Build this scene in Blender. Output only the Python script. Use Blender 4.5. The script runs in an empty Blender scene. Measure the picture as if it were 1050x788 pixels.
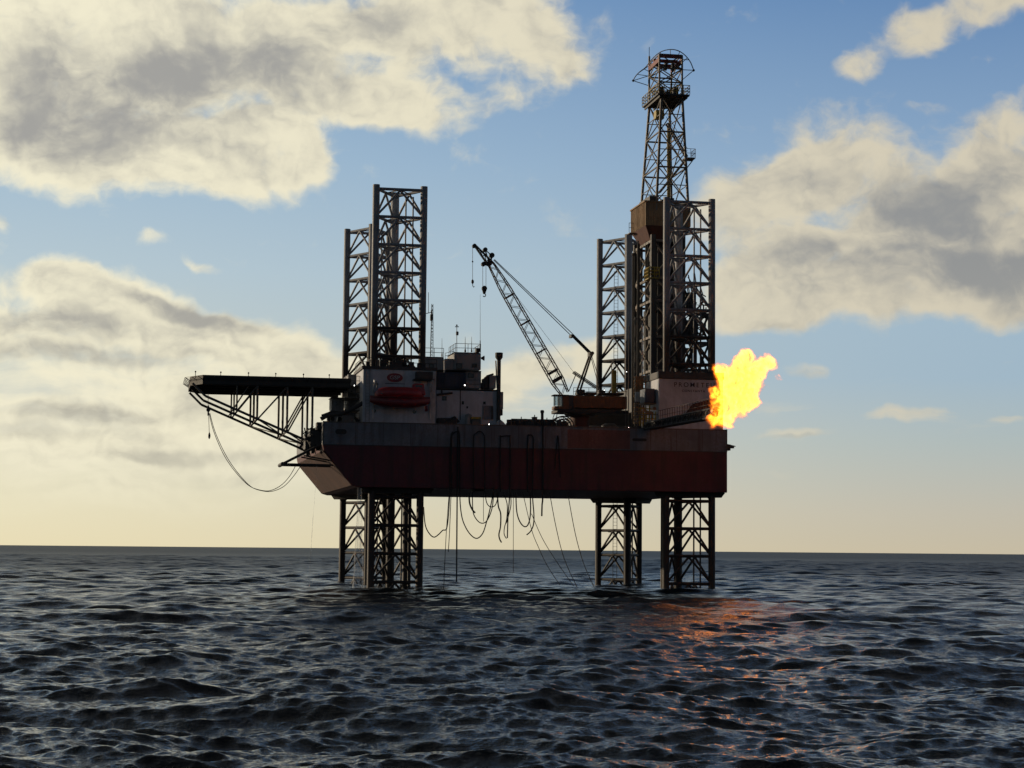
import bpy, bmesh, math, random
import numpy as np
from mathutils import Vector, Matrix
random.seed(7)
S = bpy.context.scene
COL = S.collection

# ------------------------------------------------------------------ survey frame
# World axes follow the rig: X along its long side, Y away from the viewer, Z up, sea level at z = 0.
FL = 2000.0
YAW = math.atan(380/FL); PITCH = math.atan(169.75/FL); ROLL = .00905
_fh = Vector((math.sin(YAW), math.cos(YAW), 0)); _r = Vector((math.cos(YAW), -math.sin(YAW), 0)); _z = Vector((0, 0, 1))
_f = _fh*math.cos(PITCH)+_z*math.sin(PITCH); _u = -_fh*math.sin(PITCH)+_z*math.cos(PITCH)
CR = _r*math.cos(ROLL)+_u*math.sin(ROLL); CU = _u*math.cos(ROLL)-_r*math.sin(ROLL)
CAM = _r*19.4-_fh*200+_z*4.2
def P(x, y, v):
    """world point that a photo pixel shows on the upright plane Y = v"""
    d = _f*FL+CR*(x-525)-CU*(y-394)
    return CAM+d*((v-CAM.y)/d.y)
def PX(x, y, v): return P(x, y, v).x
def PZ(x, y, v): return P(x, y, v).z

# ------------------------------------------------------------------ mesh builder
class MB:
    def __init__(s): s.v = []; s.f = []
    def add(s, vs, fs):
        b = len(s.v); s.v += [Vector(q) for q in vs]; s.f += [tuple(b+i for i in f) for f in fs]; return s
    def box(s, x0, x1, y0, y1, z0, z1):
        if x0 > x1: x0, x1 = x1, x0
        if y0 > y1: y0, y1 = y1, y0
        if z0 > z1: z0, z1 = z1, z0
        vs = [(x, y, z) for z in (z0, z1) for y in (y0, y1) for x in (x0, x1)]
        return s.add(vs, [(0, 2, 3, 1), (4, 5, 7, 6), (0, 1, 5, 4), (1, 3, 7, 5), (3, 2, 6, 7), (2, 0, 4, 6)])
    def pbox(s, xa, ya, xb, yb, v0, v1):
        a = P(xa, ya, v0); b = P(xb, yb, v0)
        return s.box(a.x, b.x, v0, v1, a.z, b.z)
    def tube(s, p, q, r, n=8, r2=None, cap=True):
        p = Vector(p); q = Vector(q); d = q-p
        if d.length < 1e-6: return s
        d.normalize(); r2 = r if r2 is None else r2
        a = d.orthogonal().normalized(); b = d.cross(a)
        vs = []
        for c, rr in ((p, r), (q, r2)):
            for i in range(n):
                t = 2*math.pi*i/n; vs.append(c+(a*math.cos(t)+b*math.sin(t))*rr)
        fs = [(i, (i+1) % n, n+(i+1) % n, n+i) for i in range(n)]
        if cap: fs += [tuple(range(n-1, -1, -1)), tuple(range(n, 2*n))]
        return s.add(vs, fs)
    def path(s, pts, r, n=6):
        pts = [Vector(q) for q in pts]; rings = []
        t0 = (pts[1]-pts[0]).normalized(); a = t0.orthogonal().normalized()
        b0 = len(s.v)
        for i, q in enumerate(pts):
            t = (pts[min(i+1, len(pts)-1)]-pts[max(i-1, 0)]).normalized()
            a = (a-t*a.dot(t))
            a = t.orthogonal().normalized() if a.length < 1e-5 else a.normalized()
            b = t.cross(a)
            for k in range(n):
                w = 2*math.pi*k/n; s.v.append(q+(a*math.cos(w)+b*math.sin(w))*r)
        for i in range(len(pts)-1):
            for k in range(n):
                s.f.append((b0+i*n+k, b0+i*n+(k+1) % n, b0+(i+1)*n+(k+1) % n, b0+(i+1)*n+k))
        s.f.append(tuple(b0+k for k in range(n-1, -1, -1))); e = b0+(len(pts)-1)*n
        s.f.append(tuple(e+k for k in range(n)))
        return s
    def bar(s, p, q, w, h):
        p = Vector(p); q = Vector(q); d = (q-p).normalized()
        up = Vector((0, 0, 1)) if abs(d.z) < .95 else Vector((0, 1, 0))
        a = d.cross(up).normalized()*w/2; b = a.normalized().cross(d)*h/2
        vs = [c+sa*a+sb*b for c in (p, q) for sa, sb in ((-1, -1), (1, -1), (1, 1), (-1, 1))]
        return s.add(vs, [(0, 1, 2, 3), (7, 6, 5, 4), (0, 4, 5, 1), (1, 5, 6, 2), (2, 6, 7, 3), (3, 7, 4, 0)])
    def prism(s, poly, a0, a1, axis):
        """poly of 2-D points pushed from a0 to a1 along axis 'x','y' or 'z'"""
        n = len(poly)
        def m(u, w, t): return (t, u, w) if axis == 'x' else (u, t, w) if axis == 'y' else (u, w, t)
        vs = [m(u, w, a0) for u, w in poly]+[m(u, w, a1) for u, w in poly]
        fs = [(i, (i+1) % n, n+(i+1) % n, n+i) for i in range(n)]+[tuple(range(n-1, -1, -1)), tuple(range(n, 2*n))]
        return s.add(vs, fs)
    def lathe(s, c, prof, n=14, axis='z'):
        c = Vector(c); b0 = len(s.v)
        for r, h in prof:
            for k in range(n):
                w = 2*math.pi*k/n; x, y = math.cos(w)*r, math.sin(w)*r
                s.v.append(c+(Vector((x, y, h)) if axis == 'z' else Vector((x, h, y)) if axis == 'y' else Vector((h, x, y))))
        for i in range(len(prof)-1):
            for k in range(n):
                s.f.append((b0+i*n+k, b0+i*n+(k+1) % n, b0+(i+1)*n+(k+1) % n, b0+(i+1)*n+k))
        s.f.append(tuple(b0+k for k in range(n-1, -1, -1))); e = b0+(len(prof)-1)*n
        s.f.append(tuple(e+k for k in range(n)))
        return s
    def rail(s, pts, h=1.0, step=1.4, r=.03, bars=2):
        """hand-rail along a polyline of deck points"""
        pts = [Vector(q) for q in pts]
        for a, b in zip(pts, pts[1:]):
            n = max(1, round((b-a).length/step))
            for i in range(n+1):
                q = a.lerp(b, i/n); s.tube(q, q+_z*h, r, 5)
            for k in range(1, bars+1):
                s.tube(a+_z*h*k/bars, b+_z*h*k/bars, r, 5)
        return s
    def build(s, name, mat, parent=None, smooth=False, bevel=0):
        if parent is None:
            xs = [q.x for q in s.v]; ys = [q.y for q in s.v]
            o0 = Vector(((min(xs)+max(xs))/2, (min(ys)+max(ys))/2, min(q.z for q in s.v)))
        else: o0 = worg(parent)
        me = bpy.data.meshes.new(name)
        me.from_pydata([tuple(q-o0) for q in s.v], [], s.f)
        bm = bmesh.new(); bm.from_mesh(me); bmesh.ops.recalc_face_normals(bm, faces=bm.faces); bm.to_mesh(me); bm.free()
        if smooth:
            me.polygons.foreach_set('use_smooth', [True]*len(me.polygons)); me.set_sharp_from_angle(angle=math.radians(38))
        me.materials.append(mat)
        o = bpy.data.objects.new(name, me); COL.objects.link(o)
        if parent is None: o.location = o0
        else: o.parent = parent
        if bevel:
            bv = o.modifiers.new('bevel', 'BEVEL'); bv.width = bevel; bv.segments = 2; bv.limit_method = 'ANGLE'
        return o
def worg(o):
    w = Vector((0, 0, 0))
    while o: w += o.location; o = o.parent
    return w
def tag(o, label=None, cat=None, group=None, kind=None):
    if label: o['label'] = label
    if cat: o['category'] = cat
    if group: o['group'] = group
    if kind: o['kind'] = kind
    return o
def thing(name, loc, label, cat, group=None):
    o = bpy.data.objects.new(name, None); COL.objects.link(o); o.location = loc; o.empty_display_size = .5
    return tag(o, label, cat, group)
def copy_tree(o, parent=None):
    c = o.copy(); COL.objects.link(c)
    if parent is not None: c.parent = parent
    for ch in [q for q in bpy.data.objects if q.parent == o]: copy_tree(ch, c)
    return c

def smoothpts(pts, k=5):
    out = []
    n = len(pts)
    for i in range(n-1):
        p0, p1, p2, p3 = pts[max(i-1, 0)], pts[i], pts[i+1], pts[min(i+2, n-1)]
        for j in range(k):
            t = j/k
            out.append(.5*((2*p1)+(p2-p0)*t+(2*p0-5*p1+4*p2-p3)*t*t+(3*p1-p0-3*p2+p3)*t**3))
    return out+[pts[-1]]

# ------------------------------------------------------------------ materials
class NT:
    def __init__(s, tree): s.t = tree
    def n(s, typ, **kw):
        nd = s.t.nodes.new(typ)
        for k, v in kw.items(): setattr(nd, k, v)
        return nd
    def set(s, sock, val):
        if isinstance(val, bpy.types.NodeSocket): s.t.links.new(val, sock)
        elif val is not None: sock.default_value = val
    def math(s, op, a, b=None, c=None, clamp=False):
        nd = s.n('ShaderNodeMath', operation=op, use_clamp=clamp)
        for i, x in enumerate((a, b, c)):
            if x is not None: s.set(nd.inputs[i], x)
        return nd.outputs[0]
    def vm(s, op, a, b=None, out=0):
        nd = s.n('ShaderNodeVectorMath', operation=op); s.set(nd.inputs[0], a)
        if b is not None: s.set(nd.inputs['Scale'] if op == 'SCALE' else nd.inputs[1], b)
        return nd.outputs[out]
    def mix(s, f, a, b, blend='MIX'):
        nd = s.n('ShaderNodeMix', data_type='RGBA', blend_type=blend)
        s.set(nd.inputs[0], f); s.set(nd.inputs[6], a); s.set(nd.inputs[7], b); return nd.outputs[2]
    def smooth(s, x, a, b, lo=0., hi=1., typ='SMOOTHSTEP'):
        nd = s.n('ShaderNodeMapRange', interpolation_type=typ)
        s.set(nd.inputs[0], x)
        for i, q in enumerate((a, b, lo, hi)): s.set(nd.inputs[1+i], q)
        return nd.outputs[0]
    def noise(s, vec, scale, detail=4., rough=.55, dist=0., out=0, lac=2.0):
        nd = s.n('ShaderNodeTexNoise'); s.set(nd.inputs['Vector'], vec); nd.inputs['Scale'].default_value = scale
        nd.inputs['Detail'].default_value = detail; nd.inputs['Roughness'].default_value = rough
        nd.inputs['Distortion'].default_value = dist; nd.inputs['Lacunarity'].default_value = lac
        return nd.outputs[out]
def c4(c): return (c[0], c[1], c[2], 1)
def new_mat(name):
    m = bpy.data.materials.new(name); m.use_nodes = True; t = m.node_tree
    return m, NT(t), t.nodes['Principled BSDF'], t.nodes['Material Output']
def paint(name, col, rough=.55, rust=.35, rust_col=(.07, .03, .014), metal=0., grime=.5, scale=1., zdark=None):
    """weathered paint: patchy tone, vertical run-off streaks, rust breaking through, fine bump"""
    m, N, b, out = new_mat(name)
    co = N.n('ShaderNodeTexCoord').outputs['Object']
    st = N.n('ShaderNodeMapping'); st.inputs['Scale'].default_value = (2.2*scale, 2.2*scale, .16*scale); N.set(st.inputs['Vector'], co)
    streak = N.noise(st.outputs[0], 1.6, 5, .65)
    patch = N.noise(co, .55*scale, 6, .6, .4)
    fine = N.noise(co, 7*scale, 4, .6)
    tone = N.smooth(patch, .3, .72, .62, 1.12)
    base = N.mix(1, c4(col), None, 'MULTIPLY'); mixn = base.node; cmb = N.n('ShaderNodeCombineColor')
    for i in range(3): N.set(cmb.inputs[i], tone)
    N.set(mixn.inputs[7], cmb.outputs[0])
    g = N.smooth(streak, .42, .72, 0, grime)
    base = N.mix(g, base, c4([x*.32+.006 for x in col]))
    rm = N.math('MULTIPLY', N.smooth(N.math('ADD', N.math('MULTIPLY', patch, .6), N.math('MULTIPLY', fine, .45)), .52, .62), rust)
    rs = N.math('MULTIPLY', N.smooth(streak, .56, .7), rust*.8)
    rr = N.math('MAXIMUM', rm, rs)
    base = N.mix(rr, base, c4(rust_col))
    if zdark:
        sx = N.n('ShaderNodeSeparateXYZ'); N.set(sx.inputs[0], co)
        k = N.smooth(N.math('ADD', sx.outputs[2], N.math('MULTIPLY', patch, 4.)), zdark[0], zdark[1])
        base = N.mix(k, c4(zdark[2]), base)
    N.set(b.inputs['Base Color'], base)
    N.set(b.inputs['Roughness'], N.math('ADD', N.math('MULTIPLY', fine, .25), rough-.1))
    b.inputs['Metallic'].default_value = metal
    bp = N.n('ShaderNodeBump'); bp.inputs['Strength'].default_value = .25; bp.inputs['Distance'].default_value = .03
    N.set(bp.inputs['Height'], N.math('ADD', fine, patch)); N.set(b.inputs['Normal'], bp.outputs[0])
    return m
M = {}
M['red'] = paint('hull red', (.115, .018, .026), .55, .38, (.05, .022, .012), scale=.55, grime=.8)
M['rake'] = paint('rake brown', (.085, .040, .032), .65, .3, (.10, .045, .02), scale=.5)
M['grey'] = paint('band grey', (.17, .185, .215), .55, .30, (.07, .03, .02), scale=.6, grime=.65)
M['patch'] = paint('rusty pink patch', (.20, .095, .085), .65, .45, (.12, .04, .03), scale=.6)
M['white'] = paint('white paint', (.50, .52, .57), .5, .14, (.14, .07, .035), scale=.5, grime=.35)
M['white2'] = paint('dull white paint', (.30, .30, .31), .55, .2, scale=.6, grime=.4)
M['sign'] = paint('sign white', (.55, .55, .55), .5, .04, grime=.15)
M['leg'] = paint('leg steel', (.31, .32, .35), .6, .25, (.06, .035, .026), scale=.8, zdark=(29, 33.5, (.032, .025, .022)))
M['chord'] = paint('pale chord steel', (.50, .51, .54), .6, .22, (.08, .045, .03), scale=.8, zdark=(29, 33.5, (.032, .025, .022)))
M['steel'] = paint('dark steel', (.05, .048, .047), .6, .35, (.04, .022, .014))
M['steel2'] = paint('mid steel', (.13, .12, .11), .6, .4, (.07, .035, .02))
M['derrick'] = paint('derrick steel', (.20, .17, .14), .55, .5, (.10, .04, .025))
M['derred'] = paint('derrick red', (.22, .035, .025), .6, .3)
M['brown'] = paint('rust brown', (.34, .22, .12), .75, .5, (.10, .05, .025), scale=1.2)
M['maroon'] = paint('maroon', (.09, .025, .02), .7, .4)
M['orange'] = paint('crane orange', (.17, .065, .022), .55, .4, (.08, .03, .015))
M['yellow'] = paint('yellow paint', (.42, .30, .04), .55, .3, (.12, .06, .02))
M['boat'] = paint('lifeboat red', (.36, .02, .025), .35, .05, grime=.25)
M['boat2'] = paint('lifeboat lower', (.19, .014, .018), .4, .05, grime=.3)
M['navy'] = paint('navy container', (.035, .05, .085), .55, .25)
M['black'] = paint('black', (.018, .018, .019), .6, .1)
M['rope'] = paint('rubber hose', (.022, .02, .019), .7, .05)
M['cord'] = paint('grey rope', (.07, .06, .05), .8, .05)
M['heli'] = paint('helideck plating', (.035, .038, .036), .7, .25)
M['logo'] = paint('logo red', (.26, .022, .03), .5, .02, grime=.15)
M['ink'] = paint('lettering black', (.03, .03, .035), .6, .02, grime=.1)
m, N, b, out = new_mat('window glass'); b.inputs['Base Color'].default_value = (.015, .018, .022, 1); b.inputs['Roughness'].default_value = .12; M['glass'] = m
m, N, b, out = new_mat('cab glass'); tr = N.n('ShaderNodeBsdfTransparent'); tr.inputs[0].default_value = (.62, .68, .7, 1)
gl = N.n('ShaderNodeBsdfGlossy'); gl.inputs['Roughness'].default_value = .05; ms = N.n('ShaderNodeMixShader'); ms.inputs[0].default_value = .15
m.node_tree.links.new(tr.outputs[0], ms.inputs[1]); m.node_tree.links.new(gl.outputs[0], ms.inputs[2]); m.node_tree.links.new(ms.outputs[0], out.inputs[0]); M['clear'] = m
m, N, b, out = new_mat('lit lamp'); em = N.n('ShaderNodeEmission'); em.inputs[0].default_value = (1, .97, .9, 1); em.inputs[1].default_value = 9
m.node_tree.links.new(em.outputs[0], out.inputs[0]); M['lamp'] = m

# ------------------------------------------------------------------ the rig's hull
HX0, HX1, HY1, ZB, ZM, ZT = 0.0, 43.2, 33.5, 10.45, 14.77, 17.08
hull = thing('rig_hull', (21.6, 16.7, ZB), 'long dark red platform hull with grey upper band and raked bow on four lattice legs', 'platform hull')
sh = MB().prism([(.0, ZM), (.14, 14.2), (3.1, 10.62), (3.7, ZB), (HX1, ZB), (HX1, ZM)], 0, HY1, 'y').build('hull_shell', M['red'], hull, bevel=.05)
MB().prism([(.10, 14.16), (3.08, 10.66), (3.05, 10.63), (.07, 14.12)], .12, HY1-.12, 'y').build('rake_plate', M['rake'], hull)
bd = MB(); bd.box(HX0, HX1, 0, HY1, ZM, ZT); bd.build('upper_band', M['grey'], hull, bevel=.04)
rb = MB()
for x in (0, 43.2-.12): rb.box(x, x+.12, -.05, 0, ZM, ZT+.12)
rb.box(.12, 43.08, -.06, 0, ZT-.02, ZT+.10); rb.build('gunwale', M['steel2'], hull)
rb = MB().box(.02, 43.18, -.035, 0, ZM-.05, ZM+.03); rb.build('rubbing_strake', M['steel'], hull)
MB().pbox(582, 440.5, 646, 461, -.012, 0).build('rust_patch', M['patch'], hull)
for x0, x1, y0, y1 in ((343.5, 355.5, 440, 446), (648, 663, 449.5, 453)):
    a = P(x0, y0, 0); c = P(x1, y1, 0); rr = (a.z-c.z)/2; zc = (a.z+c.z)/2
    fr = MB(); ins = MB()
    def ov(r): return [(a.x+rr+math.cos(t)*r, zc+math.sin(t)*r) for t in np.linspace(math.pi/2, 1.5*math.pi, 9)]+[(c.x-rr+math.cos(t)*r, zc+math.sin(t)*r) for t in np.linspace(-math.pi/2, math.pi/2, 9)]
    fr.prism(ov(rr+.07), -.09, 0, 'y'); f_ = fr.build('fairlead', M['grey'], hull)
    ins.prism(ov(rr-.02), -.10, -.02, 'y'); ins.build('opening', M['black'], f_)
for x, v0, v1 in ((7.9, 1.6, 5.9), (39.4, 1.6, 5.9), (7.9, 31, 26.9), (39.4, 31, 26.9)):
    sk = MB(); top = []; bot = []
    sgn = 1 if v1 > v0 else -1
    pl = [(x-2.55, v0), (x+2.55, v0), (x, v1)]; cy = (2*v0+v1)/3
    for k, lst in ((1.34, top), (1.20, bot)):
        for (px, py) in pl:
            for dx, dy in ((-.5, -.2*sgn), (.5, -.2*sgn)): lst.append((x+(px-x)*k+dx*(1 if py == v0 else 1), cy+(py-cy)*k))
    vs = [(max(.3, p[0]), min(max(.15, p[1]), HY1-.15), ZB) for p in top]+[(max(.6, p[0]), min(max(.3, p[1]), HY1-.3), ZB-.52) for p in bot]
    n = 6; sk.add(vs, [(i, (i+1) % n, n+(i+1) % n, n+i) for i in range(n)]+[tuple(range(n)), tuple(range(n, 2*n))])
    sk.build('leg_collar', M['steel'], hull)
bk = MB(); a = P(747.5, 458, 1.2); bk.box(43.2, 43.85, .9, 1.6, a.z-.45, a.z+.2); bk.box(43.85, 44.3, 1.05, 1.45, a.z-.2, a.z+.08); bk.tube((43.2, 1.25, a.z+.3), (44.5, 1.25, a.z+.02), .05, 6)
bk.build('fender_bracket', M['steel'], hull)
# welded pipework along the underside, between the legs
ub = MB(); a = P(485, 511, 2.2); ub.box(a.x-.2, a.x+1.0, 1.4, 2.6, ZB-.2, ZB); ub.build('drain_box', M['steel'], hull)
for x in np.arange(3.4, 43, 2.85): MB().box(x-.02, x+.02, -.006, 0, ZM+.06, ZT-.06).build('plate_seam', M['steel'], hull)

# ------------------------------------------------------------------ lattice legs
LT = 42.3; BAY = 2.94; SPAN = 5.07
def make_leg(flip, x, y, label, ladder=False, caisson=False):
    root = thing('jackup_leg', (x, y, 0), label, 'lattice leg', 'lattice legs of the platform')
    h = SPAN*.85*(-1 if flip else 1)
    pts = [Vector((x-SPAN/2, y, 0)), Vector((x+SPAN/2, y, 0)), Vector((x, y+h, 0))]
    cen = (pts[0]+pts[1]+pts[2])/3
    for i, p in enumerate(pts):
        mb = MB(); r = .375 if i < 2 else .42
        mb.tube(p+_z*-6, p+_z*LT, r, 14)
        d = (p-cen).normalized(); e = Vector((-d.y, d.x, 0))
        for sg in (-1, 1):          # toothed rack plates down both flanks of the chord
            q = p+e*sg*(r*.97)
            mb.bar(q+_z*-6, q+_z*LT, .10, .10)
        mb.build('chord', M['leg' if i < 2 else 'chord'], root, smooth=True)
    k = 0; z = LT-.42
    while z > -4:
        if not (z-BAY > ZB+.1 and z < ZT+.4):
            mb = MB()
            for i in range(3):
                a, c = pts[i], pts[(i+1) % 3]
                d = (c-a).normalized(); a1 = a+d*.3; c1 = c-d*.3
                mid = (a+c)/2
                mb.tube(a1+_z*z, c1+_z*z, .16, 8)
                mb.tube(mid+_z*(z-.1), a1+_z*(z-BAY+.35), .125, 7)
                mb.tube(mid+_z*(z-.1), c1+_z*(z-BAY+.35), .125, 7)
                o2 = (pts[(i+1) % 3]+pts[(i+2) % 3])/2
                mb.tube(mid+_z*(z-.05), o2+_z*(z-.05), .07, 6)
                for g in (a1, c1):     # gusset plates at the nodes
                    mb.bar(g+_z*(z-.30), g+_z*(z+.18), .07, .34)
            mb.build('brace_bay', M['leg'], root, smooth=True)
        z -= BAY; k += 1
    pi = MB()
    for dx, dy in ((.7, .55), (1.5, .8)):
        pi.tube((x+dx, y+dy*(1 if h > 0 else -1), -3), (x+dx, y+dy*(1 if h > 0 else -1), LT-1.0), .085, 6)
    pi.build('riser_pipe', M['leg'], root)
    if caisson:
        c = P(417, 560, 3.4)
        MB().tube((c.x, 3.4, -4), (c.x, 3.4, ZB), .46, 16).build('pump_caisson', M['leg'], root, smooth=True)
    if x > 20 and not flip:
        c = P(680.2, 560, 2.3); MB().tube((c.x, 2.3, -4), (c.x, 2.3, ZB), .30, 16).build('pump_caisson', M['leg'], root, smooth=True)
    if ladder:
        ld = MB(); lx = PX(631.6, 330, 28.5); 
        for dx in (-.24, .24): ld.tube((lx+dx, 28.5, -1), (lx+dx, 28.5, 38), .035, 5)
        for zz in np.arange(-.8, 38, .42): ld.tube((lx-.24, 28.5, zz), (lx+.24, 28.5, zz), .022, 4)
        for zz in np.arange(.5, 38, BAY): ld.tube((lx-.24, 28.5, zz), (lx-.9, 28.2, zz), .04, 4)
        ld.build('ladder', M['leg'], root)
    return root
make_leg(False, 7.88, 1.6, 'tall lattice leg rising through the white house with the oval logo', caisson=True)
make_leg(True, 7.92, 31, 'lattice leg standing behind the logo house nearest the helideck')
make_leg(False, 39.43, 1.6, 'lattice leg rising through the white house beside the flame and in front of the derrick')
make_leg(True, 39.0, 31, 'lattice leg with a ladder standing behind the crane', ladder=True)

# ------------------------------------------------------------------ helideck
HZ = 21.82
hd = thing('helideck', (-5.5, 9.5, HZ-.9), 'dark helideck slab cantilevered over the bow on raking lattice trusses', 'helideck')
hx0, hx1, hy0, hy1, hc = -13.35, 3.1, 3.0, 16.0, 2.4
octo = [(hx0, hy0+hc), (hx0+hc*.5, hy0), (hx1, hy0), (hx1, hy1), (hx0+hc*.5, hy1), (hx0, hy1-hc)]
MB().prism(octo, HZ-.14, HZ, 'z').build('deck_plate', M['heli'], hd, bevel=.02)
bm_ = MB()
for v in (hy0+.25, 6.2, 9.5, 12.8, hy1-.25): bm_.box(hx0+(1.6 if v in (hy0+.25, hy1-.25) else .1), hx1, v-.14, v+.14, HZ-.95, HZ-.142)
for x in np.arange(hx0+1.5, hx1, 2.0): bm_.box(x-.09, x+.09, hy0+.4, hy1-.4, HZ-.75, HZ-.143)
bm_.build('deck_beam', M['heli'], hd)
fz = MB()
seg = [(hx1, hy0), (hx0+hc*.5, hy0), (hx0, hy0+hc), (hx0, hy1-hc), (hx0+hc*.5, hy1), (hx1, hy1)]
for (ax, ay), (bx, by) in zip(seg, seg[1:]): fz.bar((ax, ay, HZ-.40), (bx, by, HZ-.40), .10, .95)
fz.build('edge_girder', M['heli'], hd)
net = MB()
for (ax, ay), (bx, by) in zip(seg, seg[1:]):
    a = Vector((ax, ay, 0)); c = Vector((bx, by, 0)); d = (c-a).normalized(); o_ = Vector((d.y, -d.x, 0))
    if o_.dot(Vector((-5, 9.5, 0))-a) > 0: o_ = -o_
    n = max(2, round((c-a).length/1.6))
    for i in range(n+1):
        q = a.lerp(c, i/n); net.tube(q+_z*(HZ-.45), q+o_*.62+_z*(HZ-.05), .03, 5)
    for t in np.linspace(.15, 1, 5): net.tube(a+o_*.62*t+_z*(HZ-.45+.40*t), c+o_*.62*t+_z*(HZ-.45+.40*t), .022, 4)
net.build('safety_net', M['black'], hd)
def truss(v, near):
    tb = MB()
    s_ = 0
    x0, z0 = PX(210.4, 405, 3), PZ(210.4, 405, 3)-.1
    x1, z1 = -1.1, PZ(310, 450, 3)
    z1 = z0+(z1-z0)*(x1-x0)/(PX(310, 450, 3)-x0)
    def zb(x): return z0+(z1-z0)*(x-x0)/(x1-x0)
    tb.tube((x0-1.3, v, HZ-.8), (x0, v, z0), .12, 8); tb.tube((x0, v, z0), (x1, v, z1), .13, 8)
    posts = [PX(243, 410, 3), PX(264, 410, 3), PX(294.8, 410, 3), PX(324.6, 410, 3)-.4]
    for i, x in enumerate(posts):
        tb.tube((x, v, HZ-.9), (x, v, zb(min(x, x1))), .12 if i else .09, 8)
    for i in (1, 2, 3):
        tb.tube((posts[i], v, HZ-.9), (posts[i-1]+.1, v, zb(posts[i-1])), .085, 7)
    tb.tube((posts[0]+1.2, v, HZ-.9), (posts[0]-.3, v, zb(posts[0]-.3)), .07, 6)
    tb.build('support_truss', M['steel2'], hd, smooth=True)
    return posts, zb, x1
for v in (3.2, 9.5, 16.0): posts, zb, xe = truss(v, v < 4)
xb = MB()
for x in posts[1:]:
    xb.tube((x, 3.2, zb(min(x, xe))), (x, 9.5, zb(min(x, xe))), .08, 6); xb.tube((x, 9.5, zb(min(x, xe))), (x, 16, zb(min(x, xe))), .08, 6)
xb.tube((posts[2], 3.2, zb(posts[2])), (posts[3], 9.5, zb(xe)), .07, 6); xb.tube((posts[2], 16, zb(posts[2])), (posts[3], 9.5, zb(xe)), .07, 6)
xb.tube((posts[1], 3.2, zb(posts[1])), (posts[2], 9.5, zb(posts[2])), .07, 6); xb.tube((posts[1], 16, zb(posts[1])), (posts[2], 9.5, zb(posts[2])), .07, 6)
xb.build('cross_bracing', M['steel2'], hd)
for v in (3.2, 9.5, 16.0):
    ft = MB(); ft.tube((xe, v, zb(xe)), (.15, v, 14.6), .14, 8); ft.tube((xe, v, zb(xe)), (0, v, 16.6), .10, 6); ft.box(-.35, 0, v-.4, v+.4, 14.3, 17); ft.build('bow_bracket', M['steel'], hd)
for x in (200.5, 226.5, 255, 283, 311.5, 338):
    a = P(x, 386, 2.6); pl = MB(); pl.tube((a.x, 3.02, HZ-.3), (a.x, 3.02, HZ+.32), .035, 5); pl.lathe((a.x, 3.02, HZ+.32), [(.07, 0), (.09, .05), (.06, .14), (.01, .16)], 8)
    pl.build('perimeter_light', M['black'], hd)

# anchor rack and mooring gear on the raked bow
ar = thing('anchor_rack', (-1, 6, 13), 'dark tube rack jutting from the bow below the helideck', 'anchor rack')
for v in (1.2, 4.6):
    a = MB(); tip = P(289.5, 476, 1.2); tip.y = v
    a.tube(tip, (.05, v, 14.9), .13, 8); a.tube(tip, (1.3, v, 12.72), .10, 8); a.tube((tip.x*.45, v, tip.z+.9), (.9, v, 13.2), .08, 6)
    a.build('rack_arm', M['steel'], ar, smooth=True)
a = MB(); a.tube((tip.x, .6, tip.z), (tip.x, 5.2, tip.z), .2, 10); a.build('roller', M['steel'], ar, smooth=True)
a = MB(); a.pbox(318, 441, 330, 459, 2, 5); a.pbox(313, 449, 320, 461, 2.5, 4.5); a.pbox(325, 433, 331, 441, 1.5, 3); a.build('winch_block', M['steel'], ar, bevel=.05)
a = MB()
for i in range(9):
    q = P(random.uniform(309, 331), random.uniform(436, 462), 1.5); w = P(random.uniform(309, 334), random.uniform(440, 466), 3); a.tube(q, w, .07, 6)
a.build('pipework', M['steel'], ar)

# ------------------------------------------------------------------ logo house (wraps the front left leg)
def facade_x(px, v=.5): return PX(px, 410, v)
lx0, lx1 = facade_x(372), facade_x(447); lz1 = PZ(410, 379.5, .5)
lh = thing('accommodation_house', ((lx0+lx1)/2, 4.5, ZT), 'white box house with a red oval logo behind the lifeboat', 'deck house')
MB().box(lx0, lx1, .5, 8.4, ZT, lz1).build('wall', M['white'], lh, bevel=.04)
MB().box(lx0-.15, lx1+.1, .35, 8.5, lz1+.003, lz1+.32).build('roof_slab', M['steel'], lh)
MB().box(lx1-.42, lx1-.06, .44, .5, ZT+.1, lz1-.1).build('corner_strip', M['sign'], lh)
rl = MB().rail([(lx0, 8.3, lz1+.3), (lx0, .5, lz1+.3), (lx1, .5, lz1+.3)], .9); rl.build('railing', M['steel'], lh)
rf = MB()
for i in range(16):
    x = random.uniform(lx0+.2, lx1-.6); w = random.uniform(.3, .9); v = random.uniform(.9, 2.2); rf.box(x, x+w, v, v+.7, lz1+.323, lz1+random.uniform(.5, 1.25))
rf.build('roof_machinery', M['steel'], lh)
cx = facade_x(404.5); cz = PZ(404.5, 387.6, .5)
lg = MB(); lg.prism([(cx+math.cos(t)*.95, cz+math.sin(t)*.56) for t in np.linspace(0, 2*math.pi, 33)[:-1]], .46, .498, 'y'); pl = lg.build('logo_plate', M['sign'], lh)
lg = MB(); lg.prism([(cx+math.cos(t)*.84, cz+math.sin(t)*.47) for t in np.linspace(0, 2*math.pi, 33)[:-1]], .44, .457, 'y'); lo = lg.build('logo_oval', M['logo'], pl)
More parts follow.
